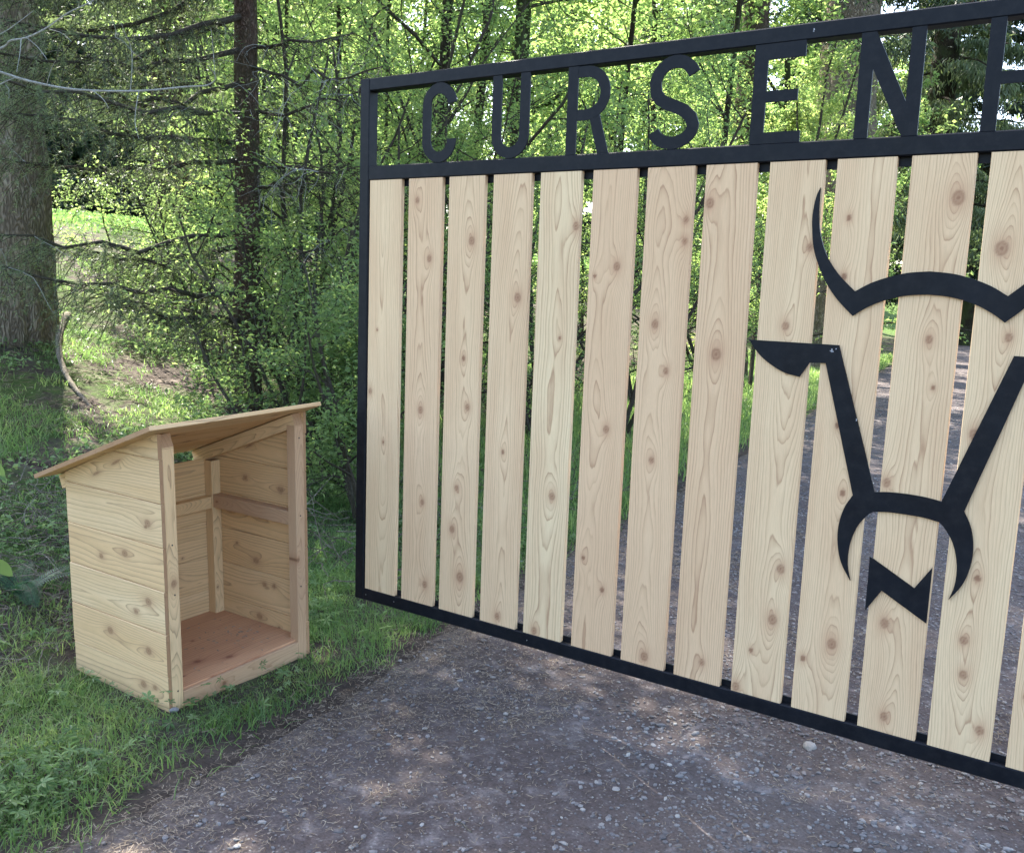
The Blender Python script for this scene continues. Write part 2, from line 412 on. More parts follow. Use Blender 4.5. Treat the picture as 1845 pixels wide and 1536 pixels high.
# ------------------------------------------------------------------ boards with grown grain
def board(mb, O, Du, Dv, Dw, W_, L, T, seed, knots=None, nk=3, step=.0038, tone=None, ring=.0048, d0=None, bev=.0012, topcut=None):
    """front face spanned by Du (width) and Dv (length), Dw points to the back. topcut: v-end as function of u"""
    rng = np.random.RandomState(seed)
    O, Du, Dv, Dw = [np.asarray(k, float) for k in (O, Du, Dv, Dw)]
    nu = max(4, int(W_/step)); nv = max(4, int(L/step/1.25))
    fu = np.linspace(bev, W_-bev, nu)
    per = [(q, 0.0) for q in fu]+[(W_, bev), (W_, T*.5), (W_, T-bev)]+[(q, T) for q in np.linspace(W_-bev, bev, max(4, nu//2))]+[(0, T-bev), (0, T*.5), (0, bev)]
    per = np.array(per); npn = len(per)
    v = np.linspace(0, L, nv+1)
    U = np.broadcast_to(per[:, 0][None], (nv+1, npn)); Wd = np.broadcast_to(per[:, 1][None], (nv+1, npn)); Vv = np.broadcast_to(v[:, None], (nv+1, npn))
    u0 = W_*rng.uniform(.25, .75); dd = rng.uniform(.012, .045) if d0 is None else d0
    sgn = 1
    so_ = rng.rand()*100
    pu = u0+.012*(vn(v*2.1+so_, so_)-.5)*2+.02*(v-L/2)*rng.uniform(-1, 1)
    pw = dd+.035*(v-L/2)*rng.uniform(-1, 1)+.022*(vn(v*2.6+so_*2, so_)-.5)+.008*(vn(v*9+so_, so_*3)-.5)
    wob = .0035*(vn(U*38+so_, Vv*4+so_)-.5)*2+.0012*(vn(U*120+so_, Vv*14+so_)-.5)*2
    r = np.sqrt((U-pu[:, None])**2+(Wd+np.maximum(pw, .002)[:, None])**2)
    ph = (r+wob)/ring+rng.rand()*20
    kn = np.zeros_like(U); ha = np.zeros_like(U)
    if knots is None:
        knots = []
        for _ in range(nk): knots.append((rng.uniform(.12, .88)*W_, rng.uniform(.04, .96)*L, rng.choice([.0035, .006, .009, .011, .013])))
    base = ph.copy()
    for (ku, kv, kr) in knots:
        sgu = kr*1.6+.006; sgv = kr*4+.012
        e = np.exp(-(((U-ku)/sgu)**2+((Vv-kv)/sgv)**2))
        e2 = np.exp(-(((U-ku)/(sgu*2))**2+((Vv-kv-.25*sgv)/(sgv*2.2))**2))
        amp = kr/ring*1.5
        ph = ph-e*amp-e2*amp*.6
    for (ku, kv, kr) in knots:
        dn = np.sqrt((U-ku)**2+((Vv-kv)/1.2)**2)+.0012*(vn(U*300+so_, Vv*300)-.5)
        mk = 1-sstep(kr*.8, kr*1.1, dn)
        ph = ph*(1-mk)+mk*(dn/kr*2.2+.3)
        cr = np.exp(-(dn/(kr*.25))**2)
        ring_ = np.exp(-((dn-kr*.95)/(kr*.22))**2)
        kn = np.maximum(kn, np.clip(mk*(.5 if kr > .007 else .9)+ring_*.45+cr*.8, 0, 1))
        ha = np.maximum(ha, np.exp(-(((U-ku)/(kr*1.9))**2+((Vv-kv)/(kr*3.2))**2)))
    Ve = Vv.copy()
    if topcut is not None:
        top = topcut(U); Ve = Vv/L*top
    P = O+U[..., None]*Du+Ve[..., None]*Dv+Wd[..., None]*Dw
    i, j = np.meshgrid(np.arange(nv), np.arange(npn), indexing='ij'); j2 = (j+1) % npn
    Q = np.stack([i*npn+j, (i+1)*npn+j, (i+1)*npn+j2, i*npn+j2], -1).reshape(-1, 4)
    # caps: strips between front row and back row
    nb = max(4, nu//2)
    V = P.reshape(-1, 3)
    caps = [np.arange(npn)[None, ::-1], (nv*npn+np.arange(npn))[None]]
    tn = rng.rand() if tone is None else tone
    so3 = rng.rand(3)*30
    loc = np.stack([U+so3[0], Ve+so3[1], Wd+so3[2]], -1).reshape(-1, 3)
    mb.add(V, [Q], phase=ph.ravel(), knot=kn.ravel(), halo=ha.ravel(), tone=np.full(len(V), tn), loc=loc)
    for c in caps:
        ci = c[0]; mb.add(V[ci], [np.arange(npn)[None]], phase=ph.ravel()[ci]*.3, knot=np.full(npn, .55), halo=np.full(npn, 1.), tone=np.full(npn, tn), loc=loc[ci])
    return mb
def simple_board(mb, x0, x1, y0, y1, z0, z1, seed, axis='z', **k):
    """axis aligned stick whose grain runs along axis"""
    if axis == 'z': board(mb, (x1, y0, z0), (0, 1, 0), (0, 0, 1), (-1, 0, 0), y1-y0, z1-z0, x1-x0, seed, **k)
    if axis == 'y': board(mb, (x1, y0, z0), (0, 0, 1), (0, 1, 0), (-1, 0, 0), z1-z0, y1-y0, x1-x0, seed, **k)
    if axis == 'x': board(mb, (x0, y0, z0), (0, 0, 1), (1, 0, 0), (0, 1, 0), z1-z0, x1-x0, y1-y0, seed, **k)

# ------------------------------------------------------------------ gate
GW = 3.67; ZB, ZB1, ZM0, ZM1, ZT0, ZT1 = .200, .2445, 1.6803, 1.7269, 1.9715, 2.0123
gate = empty('driveway_gate', (GW/2, 0, .2))
tag(gate, 'wide black steel gate with pale upright boards, cut letters and a horned bull head', 'gate')
fr = MB(); TD = .045
fr.box(0, .0415, 0, TD, ZB, ZT1, .003)
fr.box(GW-.0415, GW, 0, TD, ZB, ZT1, .003)
fr.box(.0405, GW-.0405, .0006, TD-.0006, ZT0, ZT1-.0006, .003)
fr.box(.0405, GW-.0405, .0006, TD-.0006, ZM0, ZM1, .003)
fr.box(.0405, GW-.0405, .0006, TD-.0006, ZB+.0006, ZB1, .003)
rel(fr.build('frame', M['metal']), gate)
bk = MB()
bk.box(.0425, GW-.0425, .0215, .0265, ZM0-.022, ZM0+.0012); rel(bk.build('backing_strip', M['metal']), gate)
bk = MB(); bk.box(.0425, GW-.0425, .0215, .0265, ZB1-.0012, ZB1+.017); rel(bk.build('backing_strip', M['metal']), gate)
offs = [.0022, .0011, -.0033, -.003, -.0036, .0025, .0023, .0018, .003, .0002, .0006, -.0032, -.0006]
# knots read off the photograph: (across 0..1, down 0..1 from the top, radius in mm)
KN = {0: [(.1, .50, 7), (.55, .62, 4), (.3, .35, 3)],
      1: [(.27, .05, 7), (.67, .18, 8), (.5, .53, 9), (.62, .75, 7), (.75, .95, 9)],
      2: [(.68, .14, 10), (.55, .40, 6), (.7, .51, 8), (.35, .80, 9), (.62, .91, 12), (.45, .70, 7)],
      3: [(.75, .26, 10), (.5, .60, 5), (.5, .98, 8)],
      4: [(.92, .11, 9), (.65, .34, 4), (.62, .68, 9), (.3, .99, 9)],
      5: [(.65, .19, 9), (.15, .21, 4), (.2, .80, 5), (.6, .52, 8), (.7, .86, 6)],
      6: [(.88, .10, 7), (.88, .14, 7), (.35, .30, 9), (.65, .39, 7), (.45, .57, 7), (.55, .98, 10)],
      7: [(.12, .07, 10), (.45, .35, 12), (.6, .96, 7)],
      8: [(.85, .15, 7), (.52, .29, 8), (.8, .74, 9), (.72, .84, 10), (.35, .91, 5), (.1, .99, 9)],
      9: [(.28, .10, 5), (.28, .20, 6), (.2, .35, 6), (.4, .46, 5), (.6, .58, 6), (.65, .86, 10), (.15, .90, 6)],
      10: [(.78, .07, 12), (.55, .30, 7), (.7, .38, 4), (.1, .55, 8), (.45, .97, 8), (.3, .80, 9)],
      11: [(.3, .15, 12), (.55, .29, 7), (.2, .45, 9), (.5, .69, 6), (.4, .80, 8), (.45, .86, 8), (.8, .95, 8)]}
PHc = MB()
for i in range(21):
    x = .04506+.17228*i+(offs[i] if i < 13 else 0)
    mb = MB()
    kl = None
    if i in KN: kl = [(a*.14, (1-b)*(ZM0-ZB1), c/1000*1.08) for a, b, c in KN[i]]
    tone = [.35, .75, .55, .6, .0, .9, .85, .8, .35, .45, .4, .25, .3][i] if i < 13 else None
    board(mb, (x, .0022, ZB1+.0004), (1, 0, 0), (0, 0, 1), (0, 1, 0), .14, ZM0-ZB1-.001, .0165, 300+i, knots=kl, nk=5, tone=tone,
          ring=(.0068, .0062, .0058, .007, .007, .0055, .0055, .0075, .0050, .0046, .005, .0055, .005)[i] if i < 13 else .005)
    o = mb.build('board', M['cedar'], gate, smooth=False)
# letters
LT = (ZT0+.0006); LB = ZM1-.0006; SW = .0335
def plate(outline, y0, y1, mb=None):
    """extrude a simple outline (x,z) between y0 and y1 (thin steel plate)"""
    from mathutils.geometry import tessellate_polygon
    mb = mb or MB()
    k = len(outline)
    tri = tessellate_polygon([[Vector((a, b, 0)) for a, b in outline]])
    V = [(a, y0, b) for a, b in outline]+[(a, y1, b) for a, b in outline]
    T = [t for t in tri]+[(t[2]+k, t[1]+k, t[0]+k) for t in tri]
    Q = [(i, (i+1) % k, (i+1) % k+k, i+k) for i in range(k)]
    mb.add(V, [np.array(T), np.array(Q)]); return mb
def stroke(pts, wd, y0, y1, mb=None):
    P = np.array(pts, float); T = np.gradient(P, axis=0)
    d = np.diff(P, axis=0); d /= np.linalg.norm(d, axis=1)[:, None]
    T = np.vstack([d[:1], (d[:-1]+d[1:]), d[-1:]]); ln = np.linalg.norm(T, axis=1)
    T /= ln[:, None]; Nn = np.stack([-T[:, 1], T[:, 0]], -1)
    sc_ = np.ones(len(P)); sc_[1:-1] = 2/ln[1:-1]
    A = P+Nn*wd/2*sc_[:, None]; B = P-Nn*wd/2*sc_[:, None]
    return plate([tuple(q) for q in A]+[tuple(q) for q in B[::-1]], y0, y1, mb)
def arc(cx, cz, rx, rz, a0, a1, n=14):
    return [(cx+rx*math.cos(R(a)), cz+rz*math.sin(R(a))) for a in np.linspace(a0, a1, n)]
Y0, Y1 = .0012, .0062
def letter(fn):
    mb = MB(); fn(mb); rel(mb.build('letter', M['metal']), gate)
hw = SW/2
def Cc(mb):
    x0, x1 = .272, .407; r = (x1-x0)/2-hw; cx = (x0+x1)/2
    stroke(arc(cx, LT-hw-r, r, r, 3, 180)+arc(cx, LB+hw+r, r, r, 180, 360)+[(x1-hw, 1.798)], SW, Y0, Y1, mb)
def Uu(mb):
    x0, x1 = .546, .681; r = (x1-x0)/2-hw; cx = (x0+x1)/2
    stroke([(x0+hw, LT)]+arc(cx, LB+hw+r, r, r, 180, 360)+[(x1-hw, LT)], SW, Y0, Y1, mb)
def Rr(mb):
    x0 = .812; plate([(x0, LB), (x0+SW, LB), (x0+SW, LT), (x0, LT)], Y0, Y1, mb)
    zt = LT-hw; zm = 1.836; r = (zt-zm)/2; cx = .948-hw-r+.004
    stroke([(x0+.02, zt)]+[(cx-.002, zt)]+arc(cx, (zt+zm)/2, r, r, 90, -90)[0:]+[(x0+.02, zm)], SW*.92, Y0+.0004, Y1-.0004, mb)
    plate([(.886, 1.83), (.919, 1.835), (.953, LB), (.917, LB)], Y0+.0008, Y1-.0008, mb)
def Ss(mb):
    cx = 1.149; ru = .058; rl = .058
    up = arc(cx-.001, 1.899, ru, LT-hw-1.899, 22, 180, 14)
    mid = [(1.094, 1.876), (1.106, 1.860), (1.128, 1.847), (1.152, 1.838), (1.178, 1.826), (1.198, 1.808)]
    lo = arc(cx-.002, 1.787, ru+.001, 1.787-LB-hw, 0, -164, 16)
    stroke(up+mid+lo, SW, Y0, Y1, mb)
def Ee(mb):
    x0, x1 = 1.366, 1.496; h = .0285
    plate([(x0, LB), (x1, LB), (x1, LB+h), (x0+.0355, LB+h), (x0+.0355, 1.829), (1.483, 1.829), (1.483, 1.857), (x0+.0355, 1.857), (x0+.0355, LT-h-.010), (x1, LT-h-.010), (x1, LT), (x0, LT)], Y0, Y1, mb)
def Nn_(mb):
    x0, x1 = 1.628, 1.774
    plate([(x0, LB), (x0+.0325, LB), (x0+.0325, 1.887), (x1-.036, LB), (x1, LB), (x1, LT), (x1-.0325, LT), (x1-.0325, 1.806), (x0+.0345, LT), (x0, LT)], Y0, Y1, mb)
def Hh(mb):
    x0, x1 = 1.907, 2.047; s = .0325
    plate([(x0, LB), (x0+s, LB), (x0+s, 1.828), (x1-s, 1.828), (x1-s, LB), (x1, LB), (x1, LT), (x1-s, LT), (x1-s, 1.855), (x0+s, 1.855), (x0+s, LT), (x0, LT)], Y0, Y1, mb)
for fn in (Cc, Uu, Rr, Ss, Ee, Nn_, Hh): letter(fn)
# bull head emblem (left half measured, right half mirrored about x=1.8345)
AX = 1.8345
def smooth_line(P, k=4):
    P = np.array(P, float); out = []
    for i in range(len(P)-1):
        p0 = P[max(i-1, 0)]; p1 = P[i]; p2 = P[i+1]; p3 = P[min(i+2, len(P)-1)]
        for t in np.arange(k)/k:
            out.append(tuple(.5*((2*p1)+(-p0+p2)*t+(2*p0-5*p1+4*p2-p3)*t*t+(-p0+3*p1-3*p2+p3)*t**3)))
    out.append(tuple(P[-1])); return out
def mir(P): return [(2*AX-a, b) for a, b in P][::-1]
EY0, EY1 = -.0038, .0014
outer = smooth_line([(1.561, 1.612), (1.552, 1.589), (1.5465, 1.546), (1.549, 1.507), (1.556, 1.464), (1.573, 1.418), (1.596, 1.375), (1.627, 1.335), (1.666, 1.298)])
under = smooth_line([(1.666, 1.298), (1.698, 1.320), (1.738, 1.339), (1.787, 1.352), (AX, 1.356)])
inner = smooth_line([(1.561, 1.612), (1.561, 1.570), (1.565, 1.525), (1.574, 1.485), (1.592, 1.442), (1.622, 1.400), (1.666, 1.358)])
over = smooth_line([(1.666, 1.358), (1.701, 1.379), (1.742, 1.395), (1.785, 1.406), (AX, 1.4105)])
low = outer+under[1:]
high = inner[1:]+over[1:]
outline = low+mir(low)[1:]+mir(high)[1:]+high[::-1][1:] if False else low[:-1]+mir(low)[0:]+[q for q in mir(high)[::-1]][::-1][0:0]
# build: walk lower edge left to right, then upper edge right to left
lower_all = low+mir(low)[1:]
upper_all = high+mir(high)[1:]
outline = lower_all+upper_all[::-1][0:]
plh = plate(outline, EY0, EY1); rel(plh.build('horns', M['metal']), gate)
ear = [(1.6105, 1.176), (1.570, 1.174), (1.547, 1.136)]+smooth_line([(1.547, 1.136), (1.504, 1.145), (1.458, 1.170), (1.430, 1.194), (1.4065, 1.2235)])[1:]+[(1.6395, 1.2235)]
cheek_out = smooth_line([(1.706, .848), (1.688, .812), (1.678, .765), (1.680, .715), (1.693, .668), (1.719, .626)])
cheek_in = smooth_line([(1.719, .626), (1.709, .665), (1.709, .715), (1.722, .765), (1.744, .800), (1.759, .8135)])
mouth_lo = smooth_line([(1.759, .8135), (1.795, .8185), (AX, .8195)])
mouth_hi = smooth_line([(1.7575, .864), (1.795, .869), (AX, .8705)])
left_face = [(1.6105, 1.176)]+cheek_out+cheek_in[1:]+mouth_lo[1:]
# ear top corner to nose bridge
full = [(1.6395, 1.2235)]+ear[::-1][1:-1][0:]  # ear from top corner going left and round to the inner corner
full = [(1.6395, 1.2235)]+ear[:-1][::-1]+cheek_out+cheek_in[1:]+mouth_lo[1:]
full = full+mir([q for q in full])[1:]
top_back = mir(mouth_hi)[0:]
hi_line = [(1.6395, 1.2235), (1.7575, .864)]
closing = mir([(1.7575, .864)]+mouth_hi[1:])[0:]
# full ends at mirrored ear corner; come back along upper mouth edge
outl = full+[(2*AX-1.7575, .864)]+mir(mouth_hi)[::-1][1:][0:0]
upper_m = mouth_hi+mir(mouth_hi)[1:]
outl = full+upper_m[::-1]
plf = plate(outl, EY0, EY1); rel(plf.build('face_outline', M['metal']), gate)
chin = plate([(1.761, .698), (1.871, .638), (1.907, .698), (1.907, .556), (1.797, .616), (1.762, .556)], EY0, EY1)
rel(chin.build('chin', M['metal']), gate)

cm, cn, cb = newmat('bare_scuff'); cb.inputs['Base Color'].default_value = (.42, .43, .45, 1); cb.inputs['Roughness'].default_value = .7
rc = np.random.RandomState(3)
for (cx, cz, sx_, sz_, k_, y_) in [(1.6245, 1.208, .010, .009, 9, EY0), (1.6335, 1.2135, .0015, .0015, 1, EY0), (1.5115, 1.992, .002, .008, 4, .0006), (1.6985, 1.040, .0015, .006, 3, EY0), (.055, .222, .002, .002, 1, .0006), (.188, .224, .004, .003, 3, .0006), (.75, .223, .004, .003, 3, .0006)]:
    mb = MB()
    for _ in range(k_):
        a = rc.rand()*6.3; px_, pz_ = (cx+sx_*(rc.rand()-.5), cz+sz_*(rc.rand()-.5)) if k_ > 1 else (cx, cz)
        nn_ = 6; rr_ = rc.uniform(.0007, .0022, nn_); an_ = np.arange(nn_)*2*PI/nn_
        V_ = [(px_+rr_[i]*math.cos(an_[i]), y_-.0003, pz_+rr_[i]*math.sin(an_[i])) for i in range(nn_)]
        mb.add(V_, [np.arange(nn_)[None]])
    rel(mb.build('paint_chip', cm), gate)

# ------------------------------------------------------------------ shelter (local: origin front-left-bottom, +x out of the front, +y left to right, -x back)
SH = empty('firewood_shelter', (-.12, -.702, 0))
SH.rotation_euler = (.024, -.0017, .0041)
tag(SH, 'small open fronted cedar plank shelter with a sloping roof, standing empty in the grass', 'wooden shelter')
SWd, SD, SHf, SHb = .597, .503, .873, .689
def srel(mb, name, mat):
    o = mb.build(name, mat); o.parent = SH; return o
def roofz(x): return SHf+(SHf-SHb)/SD*x
bt = .0125
tilt = 0
# left side wall: courses of boards, grain runs front to back
def side_wall(y, dirw, seed, name):
    mb = MB(); z = 0.0; k = 0
    edges = [-.026, .100, .239, .378, .517, .655, .791, .93]
    for a, b in zip(edges[:-1], edges[1:]):
        rngb = np.random.RandomState(seed+k)
        jut = rngb.uniform(-.002, .002)
        th = bt+rngb.uniform(-.001, .001)
        y0 = y-th if dirw < 0 else y
        O = (jut, y0 if dirw < 0 else y+th, a+.0005)
        # parametrise: v from front (x=0) to back, u up
        def tc(U, a=a, b=b):
            zz = a+U
            # x where the roof line is at height zz -> length available from the front
            L = np.where(zz > SHb, (SHf-zz)/((SHf-SHb)/SD), SD)
            return np.clip(L, .012, SD)
        kn = [(rngb.uniform(.25, .75)*(b-a), rngb.uniform(.1, .9)*SD, rngb.choice([.005, .008, .011])) for _ in range(2)]
        mx = min(b-.0005, SHf-.004)
        board(mb, O, (0, 0, 1), (-1, 0, 0), (0, 1 if dirw < 0 else -1, 0), mx-a-.0012, SD, th, seed+k, bev=.0022, knots=kn, ring=float(rngb.choice([.010, .014, .019])),
              topcut=tc, tone=rngb.rand(), d0=rngb.uniform(.004, .014))
        k += 1
    return srel(mb, name, M['cedar_shelter'])
side_wall(bt, -1, 41, 'side_wall')
side_wall(SWd-bt, 1, 61, 'side_wall')
# back wall with gap under the roof
mb = MB(); edges = [-.026, .128, .262, .40, .515, .645]
for k, (a, b) in enumerate(zip(edges[:-1], edges[1:])):
    board(mb, (-SD+.0125, .0135, a+.0005), (0, 0, 1), (0, 1, 0), (-1, 0, 0), b-a-.001, SWd-.027, .012, 90+k, nk=2, ring=.012, tone=.5+.1*k, d0=.012)
srel(mb, 'back_wall', M['cedar_shelter'])
def post(x0, x1, y0, y1, z0, z1, seed, mat='cedar_shelter', name='post', ax='z', ring=.0032):
    mb = MB(); simple_board(mb, x0, x1, y0, y1, z0, z1, seed, ax, nk=1, ring=ring, d0=.08); return srel(mb, name, M[mat])
PF = .040
post(-PF, .001, .0135, .0535, -.034, .825, 7)
post(-PF, .001, SWd-.0535, SWd-.0135, -.034, .825, 8, 'cedar_red')
post(-SD+.0135, -SD+.0535, .0135, .0535, 0, .655, 9)
post(-SD+.0135, -SD+.0535, SWd-.0535, SWd-.0135, 0, .640, 10, 'cedar_shelter')
# mid rails
post(-SD+.0545, -.041, SWd-.0505, SWd-.0135, .462, .512, 11, 'cedar_red', 'rail', 'x')
post(-SD+.0545, -.041, .0135, .0505, .462, .512, 12, 'cedar_shelter', 'rail', 'x')
post(-SD+.0135, -SD+.050, .0545, SWd-.0545, .458, .503, 13, 'cedar_shelter', 'rail', 'y')
# floor + front sill
mb = MB(); board(mb, (-SD+.014, .0145, .040), (1, 0, 0), (0, 1, 0), (0, 0, -1), SD-.028, SWd-.029, .011, 14, nk=5, ring=.012, d0=.004)
srel(mb, 'floor_panel', M['plywood'])
post(-.0115, .0005, .0545, SWd-.0545, -.030, .034, 15, 'cedar_red', 'sill', 'y')
# rafters
sl = (SHf-SHb)/SD; nrm = math.hypot(1, sl)
def rafter(y0, y1, seed):
    mb = MB()
    dv = np.array([-1, 0, -sl])/nrm; du = np.array([-sl, 0, 1])/nrm
    O = np.array([.0015+.0, y0, SHf-.052+.0])
    board(mb, O, du, dv, (0, 1, 0), .046, (SD+.045)*nrm, y1-y0, seed, nk=0, ring=.004, d0=.06)
    srel(mb, 'rafter', M['cedar_shelter'])
rafter(SWd-.0530, SWd-.0140, 21); rafter(.0140, .0530, 22)
# roof of planks running front to back is one sheet of boards side by side, across the width
mb = MB()
du = np.array([1, 0, sl])/nrm; L0, L1 = -.572, .054
nb = 5; wtot = (L1-L0)*nrm; wb = wtot/nb
for k in range(nb):
    base = np.array([L0, -.066, roofz(L0)+.0145])+du*wb*k
    board(mb, base, du, (0, 1, 0), np.array([sl, 0, -1])/nrm, wb-.0006, .682, .0135, 500+k, nk=2, ring=.011, tone=(.2, .9, .5, 1, .3, .8)[k], d0=.02)
srel(mb, 'roof', M['cedar_shelter'])

# ------------------------------------------------------------------ foliage tools
def leaves_geo(P, size, rng, up=.35, aspect=.55, fold=.18, hang=None):
    """rhombic folded leaves: 4 verts, 2 tris each"""
    n = len(P)
    s = size*rng.uniform(.6, 1.3, n)
    D = rng.normal(size=(n, 3)); D[:, 2] *= .6
    if hang is not None: D[:, 2] -= hang
    D /= np.linalg.norm(D, axis=1)[:, None]
    Nn = rng.normal(size=(n, 3)); Nn[:, 2] = np.abs(Nn[:, 2])+up*2
    Nn -= (Nn*D).sum(1)[:, None]*D; Nn /= np.linalg.norm(Nn, axis=1)[:, None]+1e-9
    B = np.cross(D, Nn)
    a = P; b = P+D*s[:, None]
    m_ = P+D*s[:, None]*.48
    wv = s*aspect*.5
    c = m_+B*wv[:, None]+Nn*(s*fold)[:, None]; d = m_-B*wv[:, None]+Nn*(s*fold)[:, None]
    V = np.stack([a, c, b, d], 1).reshape(-1, 3)
    k = np.arange(n)[:, None]*4
    T = np.concatenate([k+np.array([[0, 2, 1]]), k+np.array([[0, 3, 2]])], 0)
    return V, T
def add_leaves(mb, P, size, rng, tint=None, **k):
    V, T = leaves_geo(P, size, rng, **k)
    t = rng.rand(len(P)) if tint is None else np.clip(tint+rng.normal(0, .18, len(P)), 0, 1)
    mb.add(V, T, tint=np.repeat(t, 4))
def walk(rng, p, d, L, steps, jit, up, target=None):
    P = [np.array(p, float)]; d = np.array(d, float); d /= np.linalg.norm(d)
    for k in range(steps):
        d = d+rng.normal(0, jit, 3); d[2] += up/steps; d /= np.linalg.norm(d)
        P.append(P[-1]+d*L/steps)
    return np.array(P)
def grow(rng, wood, anchors, p, d, L, r, lvl, kids=5, jit=.12, up=.2, ratio=.55, spread=.9, sides=5, first=.25, minr=.0012):
    st = max(3, int(4+lvl*2))
    P = walk(rng, p, d, L, st, jit, up)
    rr = np.linspace(r, max(r*.35, minr), st+1)
    wood.tube(P, rr, max(3, sides), cap=False)
    if lvl == 0:
        anchors.append(P); return P
    for k in range(kids):
        t = first+(1-first)*(k+rng.rand())/kids
        i = min(int(t*st), st-1); q = P[i]+(P[i+1]-P[i])*(t*st-i)
        dd = P[min(i+1, st)]-P[i]; dd /= np.linalg.norm(dd)
        side = rng.normal(size=3); side -= (side@dd)*dd; side /= np.linalg.norm(side)
        nd = dd*(1-spread*.55)+side*spread
        grow(rng, wood, anchors, q, nd, L*ratio*rng.uniform(.6, 1.2)*(1.15-.4*t), rr[i]*.55, lvl-1, kids, jit*1.25, up*.7, ratio, spread, max(3, sides-1), .15, minr)
    anchors.append(P[len(P)//2:])
    return P
def anchor_pts(anchors, n, rng, spread):
    k = rng.randint(0, len(anchors), n); out = np.empty((n, 3))
    L = [a for a in anchors]
    t = rng.rand(n)
    for i in range(n):
        a = L[k[i]]; x = t[i]*(len(a)-1); q = int(x); q2 = min(q+1, len(a)-1)
        out[i] = a[q]+(a[q2]-a[q])*(x-q)
    return out+rng.normal(0, spread, (n, 3))
def grp(name, base, label, cat, group=None):
    e = empty(name, tuple(base)); tag(e, label, cat, group); return e

def trunk_mesh(base, top, r0, r1, seed, mat, parent, flare=.5, nseg=60, sides=40, rough=.06, fh=.5, curve=0):
    rng = np.random.RandomState(seed)
    t = np.linspace(0, 1, nseg)**1.3; H = np.linalg.norm(np.array(top)-base)
    P = np.array(base)[None]+(np.array(top)-np.array(base))[None]*t[:, None]
    P[:, 0] += curve*np.sin(t*PI)+.04*r0*8*(vn(t*6+seed, seed)-.5); P[:, 1] += .04*r0*8*(vn(t*6, seed+9.)-.5)
    rad = r0+(r1-r0)*t+r0*flare*np.exp(-t*H/fh)
    th = np.arange(sides)*2*PI/sides
    TH, T2 = np.meshgrid(th, t*H)
    rr = rad[:, None]*(1+rough*2*(vn(TH*7+seed, T2*3.0)-.5)+rough*2.4*(vn(np.cos(TH)*9+seed+20, T2*4+np.sin(TH)*9)-.5)+flare*.35*np.exp(-T2/fh)*np.cos(TH*4+seed))
    V = np.stack([P[:, 0][:, None]+rr*np.cos(TH), P[:, 1][:, None]+rr*np.sin(TH), P[:, 2][:, None]+0*TH], -1).reshape(-1, 3)
    i, j = np.meshgrid(np.arange(nseg-1), np.arange(sides), indexing='ij'); j2 = (j+1) % sides
    Q = np.stack([i*sides+j, i*sides+j2, (i+1)*sides+j2, (i+1)*sides+j], -1).reshape(-1, 4)
    o = link_mesh('trunk', V, Q, mat, smooth=True); rel(o, parent)
    return P
def sprays(mb, wood, P, r, rng, twigs, tl, needles, nl, nw=.0022, droop=.35, flat=.5):
    """side twigs with needles along a conifer limb"""
    P = np.asarray(P); T = np.gradient(P, axis=0); n = len(P)
    for k in range(twigs):
        x = (.12+.88*rng.rand())*(n-1); i = min(int(x), n-2); q = P[i]+(P[i+1]-P[i])*(x-i)
        d = T[i]/np.linalg.norm(T[i]); s = np.cross(d, [0, 0, 1]); s /= np.linalg.norm(s)+1e-9
        s = s*rng.choice([-1, 1])
        dd = d*rng.uniform(.3, .9)+s*rng.uniform(.5, 1)+np.array([0, 0, rng.normal(-droop*.6, flat*.5)])
        L = tl*rng.uniform(.4, 1.2)
        W = walk(rng, q, dd, L, 5, .14, -droop)
        wood.tube(W, np.linspace(.0028, .0009, 6), 3, cap=False)
        m = needles
        t = rng.rand(m)*5; ii = np.minimum(t.astype(int), 4)
        B = W[ii]+(W[ii+1]-W[ii])*(t-ii)[:, None]
        D = W[ii+1]-W[ii]; D /= np.linalg.norm(D, axis=1)[:, None]
        sd = rng.normal(size=(m, 3)); sd[:, 2] *= .5
        sd -= (sd*D).sum(1)[:, None]*D; sd /= np.linalg.norm(sd, axis=1)[:, None]+1e-9
        nd = sd+D*.55; nd /= np.linalg.norm(nd, axis=1)[:, None]
        wv = np.cross(nd, rng.normal(size=(m, 3))); wv /= np.linalg.norm(wv, axis=1)[:, None]+1e-9
        l_ = nl*rng.uniform(.7, 1.2, m)[:, None]
        V = np.stack([B-wv*nw*.5, B+wv*nw*.5, B+nd*l_], 1).reshape(-1, 3)
        tn = np.clip(.5+rng.normal(0, .2)+rng.normal(0, .15, m), 0, 1)
        mb.add(V, np.arange(3*m).reshape(-1, 3), tint=np.repeat(tn, 3))

# ------------------------------------------------------------------ trees
def gbase(px, dist, dz=-.05):
    q = ray(px, 600, dist); return on(q[0], q[1], dz)
def add_at(P, *a): pass

